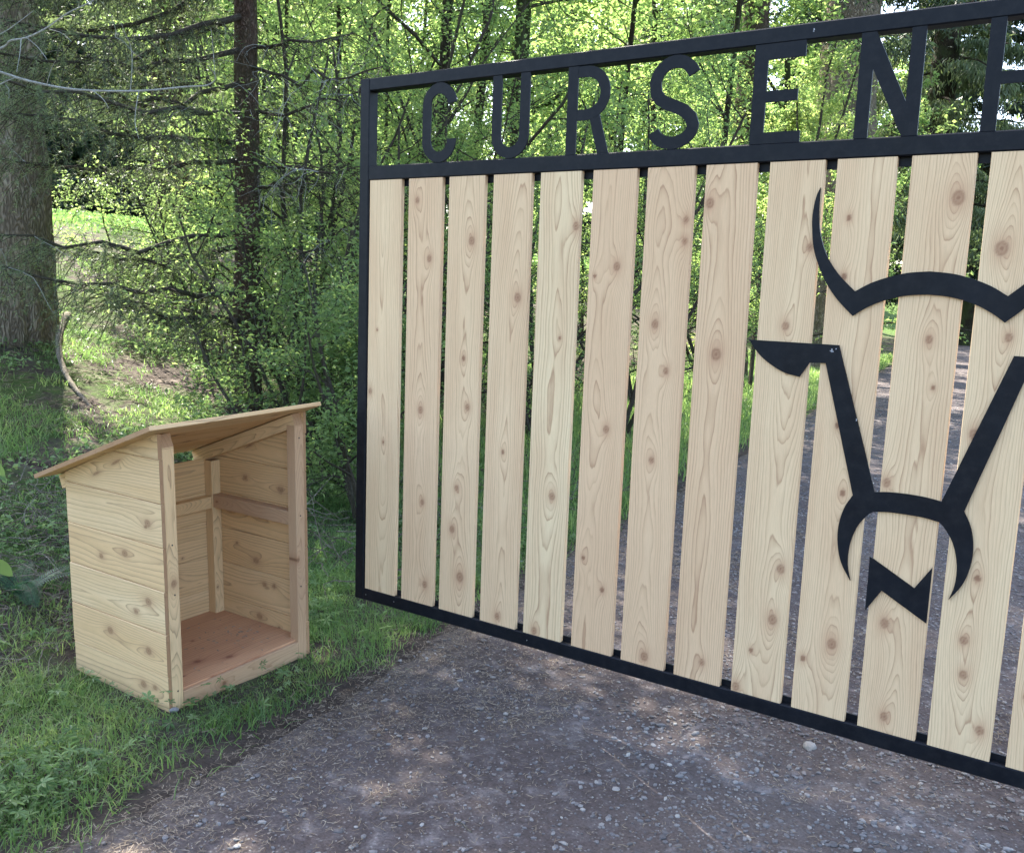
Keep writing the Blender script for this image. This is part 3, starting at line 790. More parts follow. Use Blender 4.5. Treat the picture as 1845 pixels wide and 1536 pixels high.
# big old fir at the far left
b = gbase(-2, 8.0, -.40)
e = grp('fir_tree', b, 'huge old fir with furrowed bark, its trunk cut by the left edge', 'tree')
trunk_mesh(b, b+np.array([.1, .1, 17]), .37, .10, 3, M['bark_fir'], e, .30, 90, 72, .055, .35)
def conifer_crown(parent, base, z0, z1, rad, nb_, per, size, seed, mat, barkm, lean=(0, 0), top=.25, droop=.25, aspect=.2, hang=.7, gap=None, sector=None, limb_r=.03):
    rng = np.random.RandomState(seed); wood = MB(); lf = MB()
    for k in range(nb_):
        f = (k+rng.rand())/nb_; z = z0+(z1-z0)*f
        L = rad*(1-(1-top)*f)*rng.uniform(.65, 1.15)
        a = k*2.4+rng.uniform(-.5, .5)
        if sector is not None: a = R(sector[0])+rng.rand()*R(sector[1]-sector[0])
        d = np.array([math.cos(a), math.sin(a), .1])
        P = walk(rng, base+np.array([0, 0, z]), d, L, 6, .07, -droop)
        wood.tube(P, np.linspace(limb_r*(1.3-f), .006, 7), 5, cap=False)
        t = (.15+.85*rng.rand(per)**.8)*6; i = np.minimum(t.astype(int), 5)
        q = P[i]+(P[i+1]-P[i])*(t-i)[:, None]
        side = np.array([-d[1], d[0], 0])
        wd = L*.24*(1.1-t/7)
        q = q+side[None]*(rng.uniform(-1, 1, per)*wd)[:, None]
        q[:, 2] -= np.abs(rng.normal(0, .10*L**.5, per))
        add_leaves(lf, q, size, rng, tint=rng.uniform(.2, .7), aspect=aspect, hang=hang, up=.2)
    if lf.n: rel(lf.build('foliage', mat), parent)
    rel(wood.build('branches', barkm), parent)
conifer_crown(e, b, 4.0, 16, 4.0, 62, 520, .15, 11, M['needle'], M['bark_dark'])

# slim dark spruce with long bare boughs
b = gbase(446, 6.7)
e = grp('spruce_tree', b, 'slim dark spruce with long level boughs, behind the wooden shelter', 'tree')
tp = b+np.array([-.18, .1, 10])
PT = trunk_mesh(b, tp, .088, .03, 21, M['bark_red'], e, .35, 90, 28, .07, .5)
rng = np.random.RandomState(77); wood = MB(); ndl = MB(); lich = MB()
def trunk_at(py):
    zz = 1.333+(503-py)/256.*1.03; k = np.argmin(np.abs(PT[:, 2]-zz)); return PT[k]
limbs = [(-40, (-80, -130), 5.4), (25, (-90, -40), 5.9), (70, (-60, 20), 5.2), (130, (-80, 85), 5.5), (180, (40, 165), 6.0), (215, (-90, 110), 4.9), (285, (-90, 185), 5.3), (300, (-90, 268), 6.2), (415, (-90, 408), 5.8), (440, (90, 440), 6.4), (530, (-60, 462), 5.6), (560, (180, 520), 6.0),
         (120, (640, 60), 6.0), (160, (690, 120), 5.6), (215, (660, 160), 6.2), (300, (650, 300), 5.7), (340, (600, 290), 6.3), (430, (640, 400), 5.9), (500, (620, 540), 6.1), (-90, (300, -260), 5.2), (-60, (-80, -20), 5.6), (-30, (60, -110), 5.2), (0, (-80, 60), 6.1), (60, (-60, 120), 6.0), (-110, (-20, -140), 5.4), (-60, (640, -160), 6.0)]
for k, (py, (ex, ey), dd) in enumerate(limbs):
    p0 = trunk_at(py); p1 = ray(ex, ey, dd); n_s = 10
    t = np.linspace(0, 1, n_s)[:, None]
    P = p0*(1-t)+p1*t+rng.normal(0, .022, (n_s, 3))*np.sin(t*PI)
    P[:, 2] += -.10*np.sin(t[:, 0]*PI)*rng.uniform(.2, 1.3)
    wood.tube(P, np.linspace(.021 if ex < 400 else .014, .004, n_s), 6, cap=False)
    left = ex < 400
    sprays(ndl, wood, P, .02, rng, 100 if left else 40, .46, 62 if left else 10, .028, .0034, droop=.55)
    # bare hanging twiglets
    for _ in range(16 if left else 26):
        x = rng.uniform(.1, .98)*(n_s-1); i = int(x); q = P[i]
        W = walk(rng, q, rng.normal(size=3)*[1, 1, .5]+np.array([0, 0, -.5]), rng.uniform(.15, .55), 6, .28, -.3)
        (wood if rng.rand() < (.75 if left else .35) else lich).tube(W, np.linspace(.003, .001, 7), 3, cap=False)
rel(lich.build('lichen_twigs', M['lichen_twig']), e); rel(wood.build('branches', M['twig']), e); rel(ndl.build('foliage', M['needle']), e)
e2 = MB()
conifer_crown(e, b, 4.2, 9.6, 2.0, 52, 320, .13, 12, M['needle'], M['twig'], top=.15, limb_r=.015)

# leafy shrubs and slender broadleaf trees --------------------------------
def shrub(px, dist, H, spread, nleaf, lsz, mat, seed, label, cat='shrub', stems=5, group='shrubs growing thick behind the gate', s_y=None, base=None, barkm='twig', tint=.5, lean=.0, kids=5, name='leafy_shrub'):
    rng = np.random.RandomState(seed)
    if base is None: b = gbase(px, dist)
    else: b = on(base[0], base[1], -.05)
    e = grp(name, b, label, cat, group)
    wood = MB(); anc = []
    for k in range(stems):
        a = rng.rand()*2*PI; tl = rng.uniform(.1, .5)*spread
        d = np.array([math.cos(a)*tl, math.sin(a)*tl, 1.0])
        p0 = b+np.array([math.cos(a), math.sin(a), 0])*.12*rng.rand()
        grow(rng, wood, anc, p0, d, H*rng.uniform(.7, 1.05), .007+.0055*H, 2, kids, .10, .25, .46, .95, 6, .12)
    P = anchor_pts(anc, nleaf, rng, .045)
    # uneven light and dark clumps
    cl = fbm(P[:, 0]*3+seed, P[:, 2]*3+P[:, 1]*2, 3)
    keep = rng.rand(nleaf) < np.clip((cl-.30)*5, .12, 1)
    P = P[keep]
    lf = MB(); V, T = leaves_geo(P, lsz, rng)
    t = np.clip(tint+.9*(fbm(P[:, 0]*2+9, P[:, 2]*2+P[:, 1]+seed, 2)-.38)+rng.normal(0, .15, len(P)), 0, 1)
    lf.add(V, T, tint=np.repeat(t, 4))
    rel(wood.build('branches', M[barkm]), e); rel(lf.build('foliage', mat), e)
    return e
L, LD = M['leaf'], M['leaf_dark']
def xs(s, y): return (.32-.12*y-s, y)
SG = 'shrubs growing thick behind the gate'
shrub(585, 5.7, 2.0, .9, 9000, .030, LD, 101, 'low dark green bush beside the spruce trunk, left of the gate', group=SG)
shrub(500, 5.4, 1.25, 1.2, 6500, .032, LD, 102, 'small bush with soft green leaves at the foot of the spruce', group=SG)
shrub(625, 6.6, 2.6, .8, 9000, .032, LD, 103, 'tangled bush with bare lower twigs hugging the gate left post', group=SG)
shrub(540, 7.6, 3.4, .7, 12000, .036, L, 104, 'tall light green bush rising right behind the spruce', group=SG)
shrub(655, 5.0, 1.5, 1.1, 9000, .030, LD, 116, 'knee high leafy bush at the foot of the gate left post', group=SG)
shrub(560, 6.4, 2.7, 1.1, 15000, .036, LD, 117, 'broad soft green bush filling the space between spruce and gate post', group=SG)
shrub(640, 8.2, 3.8, .9, 16000, .042, L, 118, 'tall bright bush rising over the gate left post', group=SG)
shrub(380, 7.6, 1.5, 1.0, 6000, .034, L, 119, 'low sparse bush on the bank left of the spruce foot', group=SG)
shrub(250, 9.6, 1.3, 1.1, 6000, .034, LD, 120, 'low green brush on the slope just right of the huge fir', group=SG)
shrub(345, 9.0, 1.8, 1.0, 8000, .034, LD, 121, 'loose green brush on the slope midway between fir and spruce', group=SG)
shrub(0, 0, 2.6, .9, 11000, .034, L, 105, 'bushy shrub seen between the first and third boards', base=xs(1.9, 3.0), group=SG)
shrub(0, 0, 3.4, .8, 14000, .036, L, 106, 'leafy shrub seen between the third and fourth boards', base=xs(1.7, 4.2), group=SG)
shrub(0, 0, 2.9, .9, 13000, .036, LD, 107, 'shaded shrub seen beside the fifth board', base=xs(1.3, 5.2), group=SG)
shrub(0, 0, 3.8, .9, 15000, .040, L, 108, 'tall sunlit shrub showing under the letter R', base=xs(1.7, 6.8), group=SG)
shrub(0, 0, 3.4, .9, 15000, .042, L, 109, 'broad sunlit shrub showing under the letter S', base=xs(1.3, 8.6), group=SG)
shrub(0, 0, 4.9, .9, 34000, .060, L, 110, 'bright yellow green shrub filling the letter E', base=xs(1.2, 10.4), tint=.75, group=SG)
shrub(0, 0, 4.8, .8, 26000, .060, L, 111, 'leafy shrub between the letters E and N', base=xs(1.3, 13.5), group=SG)
shrub(0, 0, 5.6, .8, 26000, .075, L, 112, 'farthest roadside shrub, under the letter N right stem', base=xs(1.2, 17.5), group=SG)
shrub(0, 0, 3.0, .8, 13000, .042, L, 113, 'loose shrub up the bank behind the letter C', base=xs(3.9, 4.9), group=SG)
shrub(0, 0, 3.6, .8, 14000, .046, L, 114, 'full shrub up the bank behind the letter U', base=xs(4.2, 7.4), group=SG)
shrub(0, 0, 3.6, .8, 12000, .05, L, 115, 'full shrub up the bank behind the letter R', base=xs(3.8, 10.0), group=SG)

def broadleaf(px, dist, H, r, crown0, crad, nleaf, lsz, seed, label, lean=(0, 0), base=None, low=2500, mat=None, barkm='bark_dark', lowsz=.04, group='slender trees behind the gate', name='slender_tree', kids=7):
    rng = np.random.RandomState(seed)
    b = gbase(px, dist) if base is None else on(base[0], base[1], -.05)
    e = grp(name, b, label, 'tree', group)
    st = 26; t = np.linspace(0, 1, st)
    P = np.stack([b[0]+lean[0]*H*t+.16*(vn(t*4+seed, seed)-.5), b[1]+lean[1]*H*t+.16*(vn(t*4, seed+5.)-.5), b[2]+H*t], -1)
    tr = MB(); tr.tube(P, r*(1.25*np.exp(-t*14)*.3+1-.8*t), 12, cap=False); rel(tr.build('trunk', M[barkm], smooth=True), e)
    wood = MB(); anc = []; lowa = []
    for k in range(int(14+H)):
        f = crown0/H+(1-crown0/H)*(k+rng.rand())/(14+H); i = min(int(f*(st-1)), st-2)
        a = rng.rand()*2*PI; d = np.array([math.cos(a), math.sin(a), rng.uniform(.2, .9)])
        grow(rng, wood, anc, P[i], d, crad*rng.uniform(.6, 1.1)*(1.1-.5*f), r*.35*(1.2-f), 1, kids, .14, .25, .5, .9, 5, .2)
    for k in range(16):
        f = rng.uniform(.06, crown0/H+.1); i = min(int(f*(st-1)), st-2)
        a = rng.rand()*2*PI; d = np.array([math.cos(a), math.sin(a), rng.uniform(.0, .7)])
        grow(rng, wood, lowa, P[i], d, rng.uniform(.4, 1.3), .008, 1, 5, .2, .15, .5, .9, 4, .2)
    lf = MB()
    Q = anchor_pts(anc, int(nleaf*.50), rng, .11); add_leaves(lf, Q, lsz, rng, tint=.5)
    Q = anchor_pts(lowa, low, rng, .04); add_leaves(lf, Q, lowsz, rng, tint=.45)
    rel(wood.build('branches', M['twig']), e); rel(lf.build('foliage', mat or L), e)
    return e
TG = 'slender trees behind the gate'
broadleaf(792, 8.6, 10.5, .060, 3.3, 2.6, 15000, .085, 201, 'slender dark trunk seen inside the letter C', (.012, .0))
broadleaf(826, 9.3, 11, .052, 3.6, 2.4, 14000, .085, 202, 'slender trunk leaning right, just right of the letter C', (.055, .02))
broadleaf(903, 9.6, 12, .066, 3.6, 2.8, 16000, .09, 203, 'dark trunk seen inside the letter U', (.01, .0))
broadleaf(930, 10.4, 11, .070, 3.8, 2.6, 15000, .09, 204, 'thick dark trunk partly behind the letter U right stem', (-.012, .0))
broadleaf(700, 9.8, 9, .024, 3.0, 2.2, 11000, .08, 205, 'thin trunk standing left of the letter C', (-.02, .0))
broadleaf(745, 12.5, 10, .030, 3.2, 2.4, 12000, .09, 206, 'thin upright trunk farther back, left of the letter C', (.02, .0))
broadleaf(1085, 11.5, 11, .042, 3.4, 2.6, 14000, .09, 207, 'thin trunk rising behind the letter R', (.03, .0))
broadleaf(1165, 13.0, 12, .05, 3.6, 2.8, 14000, .10, 208, 'thin trunk rising between the letters R and S', (-.02, .0))
broadleaf(600, 11.5, 11, .035, 3.0, 2.8, 14000, .09, 209, 'young tree up the bank, left of the gate post', (.0, .0))
broadleaf(520, 14.5, 12, .04, 2.8, 3.0, 14000, .11, 210, 'young tree farther up the bank, right of the spruce', (.0, .0))
broadleaf(1290, 12.0, 11, .05, 3.4, 2.6, 13000, .095, 211, 'thin trunk rising between the letters S and E', (.0, .0))

# two small trunks up the bank at the left
for k, (px, dist, lab) in enumerate([(300, 15.5, 'dim reddish trunk up the bank, left of the spruce'), (332, 18.5, 'thinner dim trunk up the bank, between spruce and reddish trunk')]):
    b = gbase(px, dist); e = grp('fir_tree', b, lab, 'tree', 'dim trunks up the bank')
    trunk_mesh(b, b+np.array([0, 0, 13]), .17-.05*k, .05, 40+k, M['bark_red'], e, .3, 40, 20, .05, .5)
    conifer_crown(e, b, 1.5, 12.5, 2.4, 52, 380, .13, 60+k, M['needle'], M['twig'])
# big firs along the road
b = gbase(1322, 15); e = grp('fir_tree', b, 'reddish fir trunk rising behind the top of the letter E', 'tree', 'big firs along the road')
trunk_mesh(b, b+np.array([0, 0, 18]), .23, .10, 51, M['bark_red'], e, .3, 70, 30, .06, .5)
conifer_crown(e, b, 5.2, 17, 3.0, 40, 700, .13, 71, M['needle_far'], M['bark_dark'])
b = gbase(1490, 19); e = grp('fir_tree', b, 'very thick grey fir trunk at the top, above the letter N', 'tree', 'big firs along the road')
trunk_mesh(b, b+np.array([0, 0, 22]), .60, .25, 52, M['bark_fir'], e, .3, 90, 60, .06, .5)
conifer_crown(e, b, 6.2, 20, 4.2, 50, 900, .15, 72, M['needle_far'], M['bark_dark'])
b = gbase(1650, 23); e = grp('fir_tree', b, 'fir with grey green hanging boughs between the letters N and H', 'tree', 'big firs along the road')
trunk_mesh(b, b+np.array([0, 0, 20]), .34, .12, 53, M['bark_dark'], e, .3, 50, 30, .06, .5)
conifer_crown(e, b, 2.6, 18, 3.2, 90, 1200, .16, 73, M['needle'], M['bark_dark'], hang=2.2, droop=.5, aspect=.13)
b = gbase(1740, 34); e = grp('fir_tree', b, 'distant dark fir at the end of the road, left of the letter H', 'tree', 'big firs along the road')
trunk_mesh(b, b+np.array([0, 0, 17]), .3, .12, 54, M['bark_dark'], e, .3, 30, 20, .06, .5)
conifer_crown(e, b, 2.0, 17, 3.4, 70, 700, .24, 74, M['needle_far'], M['bark_dark'], hang=1.4, droop=.5, aspect=.15)

# low young firs and brush filling the slope beyond the spruce
# far trees: two kinds, copied
def far_conifer(seed, b, label, group):
    e = grp('conifer', b, label, 'tree', group)
    tb = MB(); tb.tube([b, b+np.array([0, 0, 14.])], [.3, .05], 8); rel(tb.build('trunk', M['bark_dark']), e)
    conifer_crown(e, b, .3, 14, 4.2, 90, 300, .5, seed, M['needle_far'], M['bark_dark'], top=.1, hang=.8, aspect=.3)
    return e
def far_broad(seed, b, label, group):
    rng = np.random.RandomState(seed)
    e = grp('broadleaf_tree', b, label, 'tree', group)
    wood = MB(); anc = []
    grow(rng, wood, anc, b, (0, 0, 1), 8, .22, 3, 5, .1, .2, .55, .9, 7, .15)
    lf = MB(); P = anchor_pts(anc, 7000, rng, .45); add_leaves(lf, P, .20, rng, tint=.55)
    tr = MB(); tr.tube([b, b+np.array([0, 0, 3.])], [.26, .2], 8)
    rel(tr.build('trunk', M['bark_dark']), e); rel(wood.build('branches', M['bark_dark']), e); rel(lf.build('foliage', L), e)
    return e
def copy_tree(root, base, s, rz, label=None, group=None):
    r = root.copy(); col.objects.link(r); r.location = Vector(base); r.scale = (s, s, s); r.rotation_euler = (0, 0, rz)
    if label: r['label'] = label
    if group: r['group'] = group
    for ch in root.children:
        c = ch.copy(); col.objects.link(c); c.parent = r
        c.matrix_parent_inverse = ch.matrix_parent_inverse.copy()
    return r
rng = np.random.RandomState(9)
cs = [(130, 52, 1.05), (60, 58, 1.1), (215, 55, 1.0), (300, 60, 1.1), (395, 55, 1.05), (500, 52, 1.1), (590, 60, 1.2), (680, 55, 1.1), (1000, 58, 1.2), (1250, 56, 1.2), (1640, 62, 1.2), (-60, 50, 1.1), (1420, 48, 1.1)]
proto = None
CG = 'far dark conifers beyond the bright lawn'
pos = ['second from the left of the far dark conifers', 'leftmost in view of the far dark conifers', 'third from the left of the far dark conifers', 'far dark conifer left of the spruce trunk', 'far dark conifer half hidden by the spruce trunk', 'far dark conifer right of the spruce trunk', 'far dark conifer just left of the gate post', 'far dark conifer through the gap by the first board', 'far dark conifer behind the letter R', 'far dark conifer behind the letters S and E', 'far dark conifer behind the letter N', 'far dark conifer at the left edge, behind the huge fir', 'far dark conifer behind the letter E']
for k, (px, d, s) in enumerate(cs):
    b = gbase(px, d, -.2)
    if proto is None: proto = far_conifer(81, b, pos[k], CG); proto.scale = (1, 1, 1)
    else: copy_tree(proto, b, s, rng.rand()*6, pos[k], CG)
bs_ = [(430, 30, 1.0), (640, 26, .9), (760, 34, 1.15), (890, 28, 1.0), (1020, 32, 1.1), (1150, 27, 1.0), (1260, 36, 1.2), (1390, 30, 1.0), (1560, 38, 1.15), (345, 66, 1.1), (200, 70, .9), (575, 56, 1.2), (80, 68, 1.1)]
BG = 'pale green trees beyond the shrubs'
pos = ['pale tree behind the spruce trunk', 'pale tree just behind the gate left post', 'pale tree behind the left half of the letter C', 'pale tree behind the letter U left stem', 'pale tree behind the letter R stem', 'pale tree behind the letter S left side', 'pale tree between the letters S and E', 'pale tree behind the letter E', 'pale tree behind the letter N left stem', 'pale tree up the lawn, left of the spruce', 'small pale tree up the lawn, right of the huge fir', 'tall pale tree midway between spruce and gate post', 'pale tree at the edge of the huge fir trunk']
proto = None
for k, (px, d, s) in enumerate(bs_):
    b = gbase(px, d, -.1)
    if proto is None: proto = far_broad(91, b, pos[k], BG)
    else: copy_tree(proto, b, s, rng.rand()*6, pos[k], BG)

# bare lichen covered branches reaching in at the top left
b = gbase(-330, 3.3)
e = grp('bare_sapling', b, 'bare pale twigs reaching into the upper left corner, lichen covered', 'bare sapling')
rng = np.random.RandomState(31); wd = MB()
def pxline(L_, d0, d1):
    k = len(L_); P = np.array([ray(q[0], q[1], d0+(d1-d0)*i/(k-1)) for i, q in enumerate(L_)])
    return np.array(smooth3(P))
def smooth3(P, k=4):
    out = []
    for i in range(len(P)-1):
        p0 = P[max(i-1, 0)]; p1 = P[i]; p2 = P[i+1]; p3 = P[min(i+2, len(P)-1)]
        for t in np.arange(k)/k: out.append(.5*((2*p1)+(-p0+p2)*t+(2*p0-5*p1+4*p2-p3)*t*t+(-p0+3*p1-3*p2+p3)*t**3))
    out.append(P[-1]); return out
st = np.array([b, b+np.array([.02, .0, .8]), b+np.array([0, .03, 1.6]), b+np.array([.03, .0, 2.6])])
sm = MB(); sm.tube(smooth3(st), np.linspace(.022, .012, 13), 8); rel(sm.build('stem', M['lichen_twig'], smooth=True), e)
s2 = ray(-330, 60, 3.3)
main = [(-330, 60), (-150, 80), (0, 130), (60, 148), (140, 162), (250, 164), (330, 157), (372, 154), (388, 143), (384, 130), (376, 120)]
def tw(L_, d0, d1, r0, r1):
    P = pxline(L_, d0, d1); wd.tube(P, np.linspace(r0, r1, len(P)), 5, cap=False)
tw(main, 3.3, 3.0, .0048, .0011)
tw([(-330, 150), (-100, 120), (0, 88), (18, 74), (48, 68), (85, 50), (120, 25), (170, 0), (230, -40)], 3.3, 3.0, .0040, .0011)
for t_ in ([(48, 68), (68, 85), (85, 108)], [(38, 70), (36, 95), (30, 130)], [(235, 163), (238, 120), (236, 85), (225, 60), (218, 40)], [(165, 162), (185, 178), (196, 195)], [(84, 153), (92, 125), (100, 110)], [(0, 88), (-10, 70), (20, 50), (60, 20)], [(0, 152), (30, 140), (55, 148)], [(250, 164), (243, 215), (250, 250)], [(388, 143), (384, 90), (380, 50)]):
    tw(t_, 3.05, 3.0, .0014, .0007)
rel(wd.build('branches', M['lichen_twig']), e)

# leafy plant cut by the left edge, close to the lens
b = gbase(-300, 1.9)
e = grp('broad_leaved_plant', b, 'broad green leaves close to the camera at the left edge', 'plant')
rng = np.random.RandomState(8); wd = MB(); lf = MB(); tips = []
for (x, y, sz) in [(12, 828, .024), (-60, 900, .04), (0, 940, .028), (22, 1005, .028), (-24, 1030, .04), (-70, 880, .05), (-60, 960, .05), (-90, 1040, .05)]:
    tip = ray(x-30, y, 1.75+rng.uniform(-.05, .05)); P = np.array([b, b*.55+tip*.45+np.array([0, 0, .15]), tip]); P = np.array(smooth3(P))
    wd.tube(P, np.linspace(.004, .0015, len(P)), 5, cap=False)
    # broad ovate leaf
    k = 9; t = np.linspace(0, 1, k); D = (CR*rng.uniform(.2, .7)+np.array([0, 0, -1])*rng.uniform(.4, 1)); D /= np.linalg.norm(D)
    Sd = np.cross(D, CF); Sd /= np.linalg.norm(Sd); Nr = np.cross(D, Sd)
    wv = sz*.42*np.sin(t*PI)**.8; cc = tip[None]+D*(t*sz*1.5)[:, None]-Nr*(.25*sz*t**2)[:, None]
    V = np.concatenate([cc-Sd*wv[:, None]+Nr*(wv*.25)[:, None], cc, cc+Sd*wv[:, None]+Nr*(wv*.25)[:, None]])
    i = np.arange(k-1); Q = np.concatenate([np.stack([i, i+1, k+i+1, k+i], -1), np.stack([k+i, k+i+1, 2*k+i+1, 2*k+i], -1)])
    lf.add(V, Q, tint=np.full(len(V), rng.uniform(.0, .3)))
rel(wd.build('stems', M['twig']), e); rel(lf.build('leaves', M['leaf_dark'], smooth=True), e)

# fern left of the shelter
q = hit(40, 1075); b = on(q[0], q[1], -.01)
e = grp('sword_fern', b, 'dark sword fern left of the wooden shelter', 'fern')
rng = np.random.RandomState(4); lf = MB(); wd = MB()
for k in range(13):
    a = rng.rand()*2*PI; L0 = rng.uniform(.22, .36)
    P = walk(rng, b, (math.cos(a), math.sin(a), 1.5), L0, 12, .05, -1.7)
    wd.tube(P, np.linspace(.002, .0007, 13), 3, cap=False)
    for j in range(34):
        t = (j+2)/36*12; i = min(int(t), 11); c = P[i]+(P[i+1]-P[i])*(t-i); D = P[i+1]-P[i]; D /= np.linalg.norm(D)
        S_ = np.cross(D, [0, 0, 1]); S_ /= np.linalg.norm(S_)
        ln = .045*math.sin(min(1, (j+3)/12)*PI/2)*(1-(j/36)**2)+.004
        for sg in (-1, 1):
            v = S_*sg*.95+D*.35; w0 = D*.0024
            lf.add([c-w0, c+w0, c+v*ln*.6+w0*.8, c+v*ln, c+v*ln*.6-w0*.8], [np.array([[0, 1, 2, 4]]), np.array([[4, 2, 3]])], tint=np.full(5, .2+.6*rng.rand()))
rel(wd.build('stalks', M['twig']), e); rel(lf.build('fronds', M['fern']), e)

# fallen branch on the bank
e = None
pts = [(122, 566), (107, 605), (108, 642), (120, 676), (140, 705), (168, 736)]
P = []
for k, q_ in enumerate(pts):
    a_ = hit(168, 736); b0 = hit(140, 640)
    t_ = 1-k/5; c_ = a_*(1-t_)+b0*t_
    P.append(ray(q_[0], q_[1], float(np.hypot(c_[0]-CAMP[0], c_[1]-CAMP[1]))))
P = np.array(P); print('branch', np.round(P, 2), [round(float(hgt(p[0], p[1])), 2) for p in P])
fb = MB(); PP = np.array(smooth3(P)); fb.tube(PP, np.linspace(.026, .012, len(PP))*(1+.12*np.sin(np.arange(len(PP))*1.9)), 9)
o = fb.build('fallen_branch', M['dead_wood'], smooth=True); tag(o, 'crooked pale fallen branch lying on the bank above the shelter', 'fallen branch')
P = np.array([hit(*q)+np.array([0, 0, .01]) for q in [(20, 950), (60, 935), (100, 922), (116, 915)]])
fb = MB(); fb.tube(smooth3(P), .004, 5); tag(fb.build('fallen_stick', M['dead_wood']), 'thin pale stick lying in the grass left of the shelter', 'stick')

# ------------------------------------------------------------------ ground cover
def inside_shelter(x, y): return (x < -.115) & (x > -.635) & (y > -.71) & (y < -.095)
def scatter(rng, n, x0, x1, y0, y1, dens):
    x = rng.uniform(x0, x1, n); y = rng.uniform(y0, y1, n)
    k = (rng.rand(n) < dens(x, y)) & ~inside_shelter(x, y); x, y = x[k], y[k]
    return x, y, hgt(x, y)
def blades(mb, x, y, z, h, wd, rng, bend=.6, tint=None):
    n = len(x); h = h*rng.uniform(.45, 1.25, n)
    a = rng.rand(n)*2*PI; d = np.stack([np.cos(a), np.sin(a)], -1); b = h*bend*rng.rand(n)
    pa = rng.rand(n)*2*PI; w2 = np.stack([np.cos(pa), np.sin(pa)], -1)*(wd*.5*rng.uniform(.7, 1.3, n))[:, None]
    B = np.stack([x, y, z-.004], -1)
    def lv(t, wf):
        c = B.copy(); c[:, :2] += d*(b*t**2)[:, None]; c[:, 2] += h*(t-.25*bend*t**2)
        l = c.copy(); l[:, :2] -= w2*wf; r_ = c.copy(); r_[:, :2] += w2*wf; return l, r_
    a0, a1 = lv(0, 1); b0, b1 = lv(.55, .8); c0, _ = lv(1, 0)
    V = np.stack([a0, a1, b0, b1, c0], 1).reshape(-1, 3); k = np.arange(n)[:, None]*5
    t = rng.rand(n) if tint is None else np.clip(tint+rng.normal(0, .15, n), 0, 1)
    mb.add(V, [k+np.array([[0, 1, 3, 2]]), k+np.array([[2, 3, 4]])], tint=np.repeat(t, 5))
rng = np.random.RandomState(55)
Sx = lambda x, y: edge_x(y)-x
mb = MB()
x, y, z = scatter(rng, 190000, -2.6, .8, -2.2, 3.2, lambda x, y: sstep(-.07, .16, Sx(x, y)+.16*(vn(x*9, y*9)-.5))*(1-sstep(1.3, 2.2, Sx(x, y)))*np.clip((fbm(x*3, y*3, 3)-.22)*3.5, .3, 1)*np.where((x < -.7) & (y < 0), .35, 1))
blades(mb, x, y, z, (.035+.11*fbm(x*5+2, y*5, 2))*np.where((x > -.75) & (x < .04) & (y > -.80) & (y < -.02), .45, 1), .0036, rng, 1.5, tint=np.clip(fbm(x*4, y*4, 2)*1.2, 0, 1))
o = mb.build('grass', M['grass']); tag(o, 'short green grass along the driveway edge around the shelter', 'grass', kind='stuff')
mb = MB()
x, y, z = scatter(rng, 240000, -8, -.6, -2.5, 7, lambda x, y: sstep(.9, 1.8, Sx(x, y))*sstep(.42, .58, fbm(x*1.3, y*1.3, 4)*.5+.5*fbm(x*5+3, y*5, 3)))
blades(mb, x, y, z, .03+.10*fbm(x*3+2, y*3, 2), .005, rng, 1.4, tint=np.clip(fbm(x*2, y*2, 2)*1.2, 0, 1))
o = mb.build('grass', M['grass']); tag(o, 'patchy grass tufts over the dark earth of the bank', 'grass', kind='stuff')
mb = MB()
x, y, z = scatter(rng, 110000, -5, .5, 1.5, 22, lambda x, y: sstep(-.03, .2, Sx(x, y))*(1-sstep(1.6, 2.6, Sx(x, y))))
blades(mb, x, y, z, .16, .008, rng, .8, tint=.6+0*x)
o = mb.build('grass', M['grass']); tag(o, 'taller bright grass verge of the driveway beyond the gate', 'grass', kind='stuff')
mb = MB()
x, y, z = scatter(rng, 70000, -40, -6, 2, 40, lambda x, y: sstep(9, 12, Sx(x, y)))
blades(mb, x, y, z, .10, .05, rng, .8, tint=.3+0*x)
o = mb.build('grass', M['grass']); tag(o, 'bright sunlit lawn at the top of the bank', 'lawn grass', kind='stuff')
# lobed weeds
mb = MB()
x, y, z = scatter(rng, 22000, -2.2, .6, -2.1, 2.5, lambda x, y: sstep(.02, .2, Sx(x, y))*(1-sstep(1.4, 2.4, Sx(x, y)))*np.clip(sstep(.38, .54, fbm(x*2.3+5, y*2.3, 3)), .08, 1)*np.where((x > -.75) & (x < .10) & (y > -.85) & (y < .0), .15, 1))
for xi, yi, zi in zip(x, y, z):
    s_ = rng.uniform(.009, .030); c = np.array([xi, yi, zi+rng.uniform(.015, .075)]); a0 = rng.rand()*6.28
    Nn = rng.normal(0, .35, 3)+np.array([0, 0, 1]); Nn /= np.linalg.norm(Nn); A = np.cross(Nn, [math.cos(a0), math.sin(a0), 0]); A /= np.linalg.norm(A); B = np.cross(Nn, A)
    V = [c]; T = []
    nlb = 5; tn = rng.rand(); nar = rng.uniform(.4, 1.0)
    for k in range(nlb):
        a = (k-2)*.95; ln = s_*(1-.12*abs(k-2))
        D = A*math.cos(a)+B*math.sin(a); S2 = -A*math.sin(a)+B*math.cos(a)
        i0 = len(V)
        V += [c+D*ln*.6+S2*ln*.26*nar+Nn*ln*.08, c+D*ln*1.0+S2*ln*.12*nar, c+D*ln*1.15-Nn*ln*.15, c+D*ln*1.0-S2*ln*.12*nar, c+D*ln*.6-S2*ln*.26*nar+Nn*ln*.08]
        T += [(0, i0+4, i0+3), (0, i0+3, i0+2), (0, i0+2, i0+1), (0, i0+1, i0)]
    mb.add(V, np.array(T), tint=np.full(len(V), tn))
o = mb.build('weeds', M['weed']); tag(o, 'low weeds with lobed leaves among the grass by the shelter', 'ground cover', kind='stuff')
mb = MB()
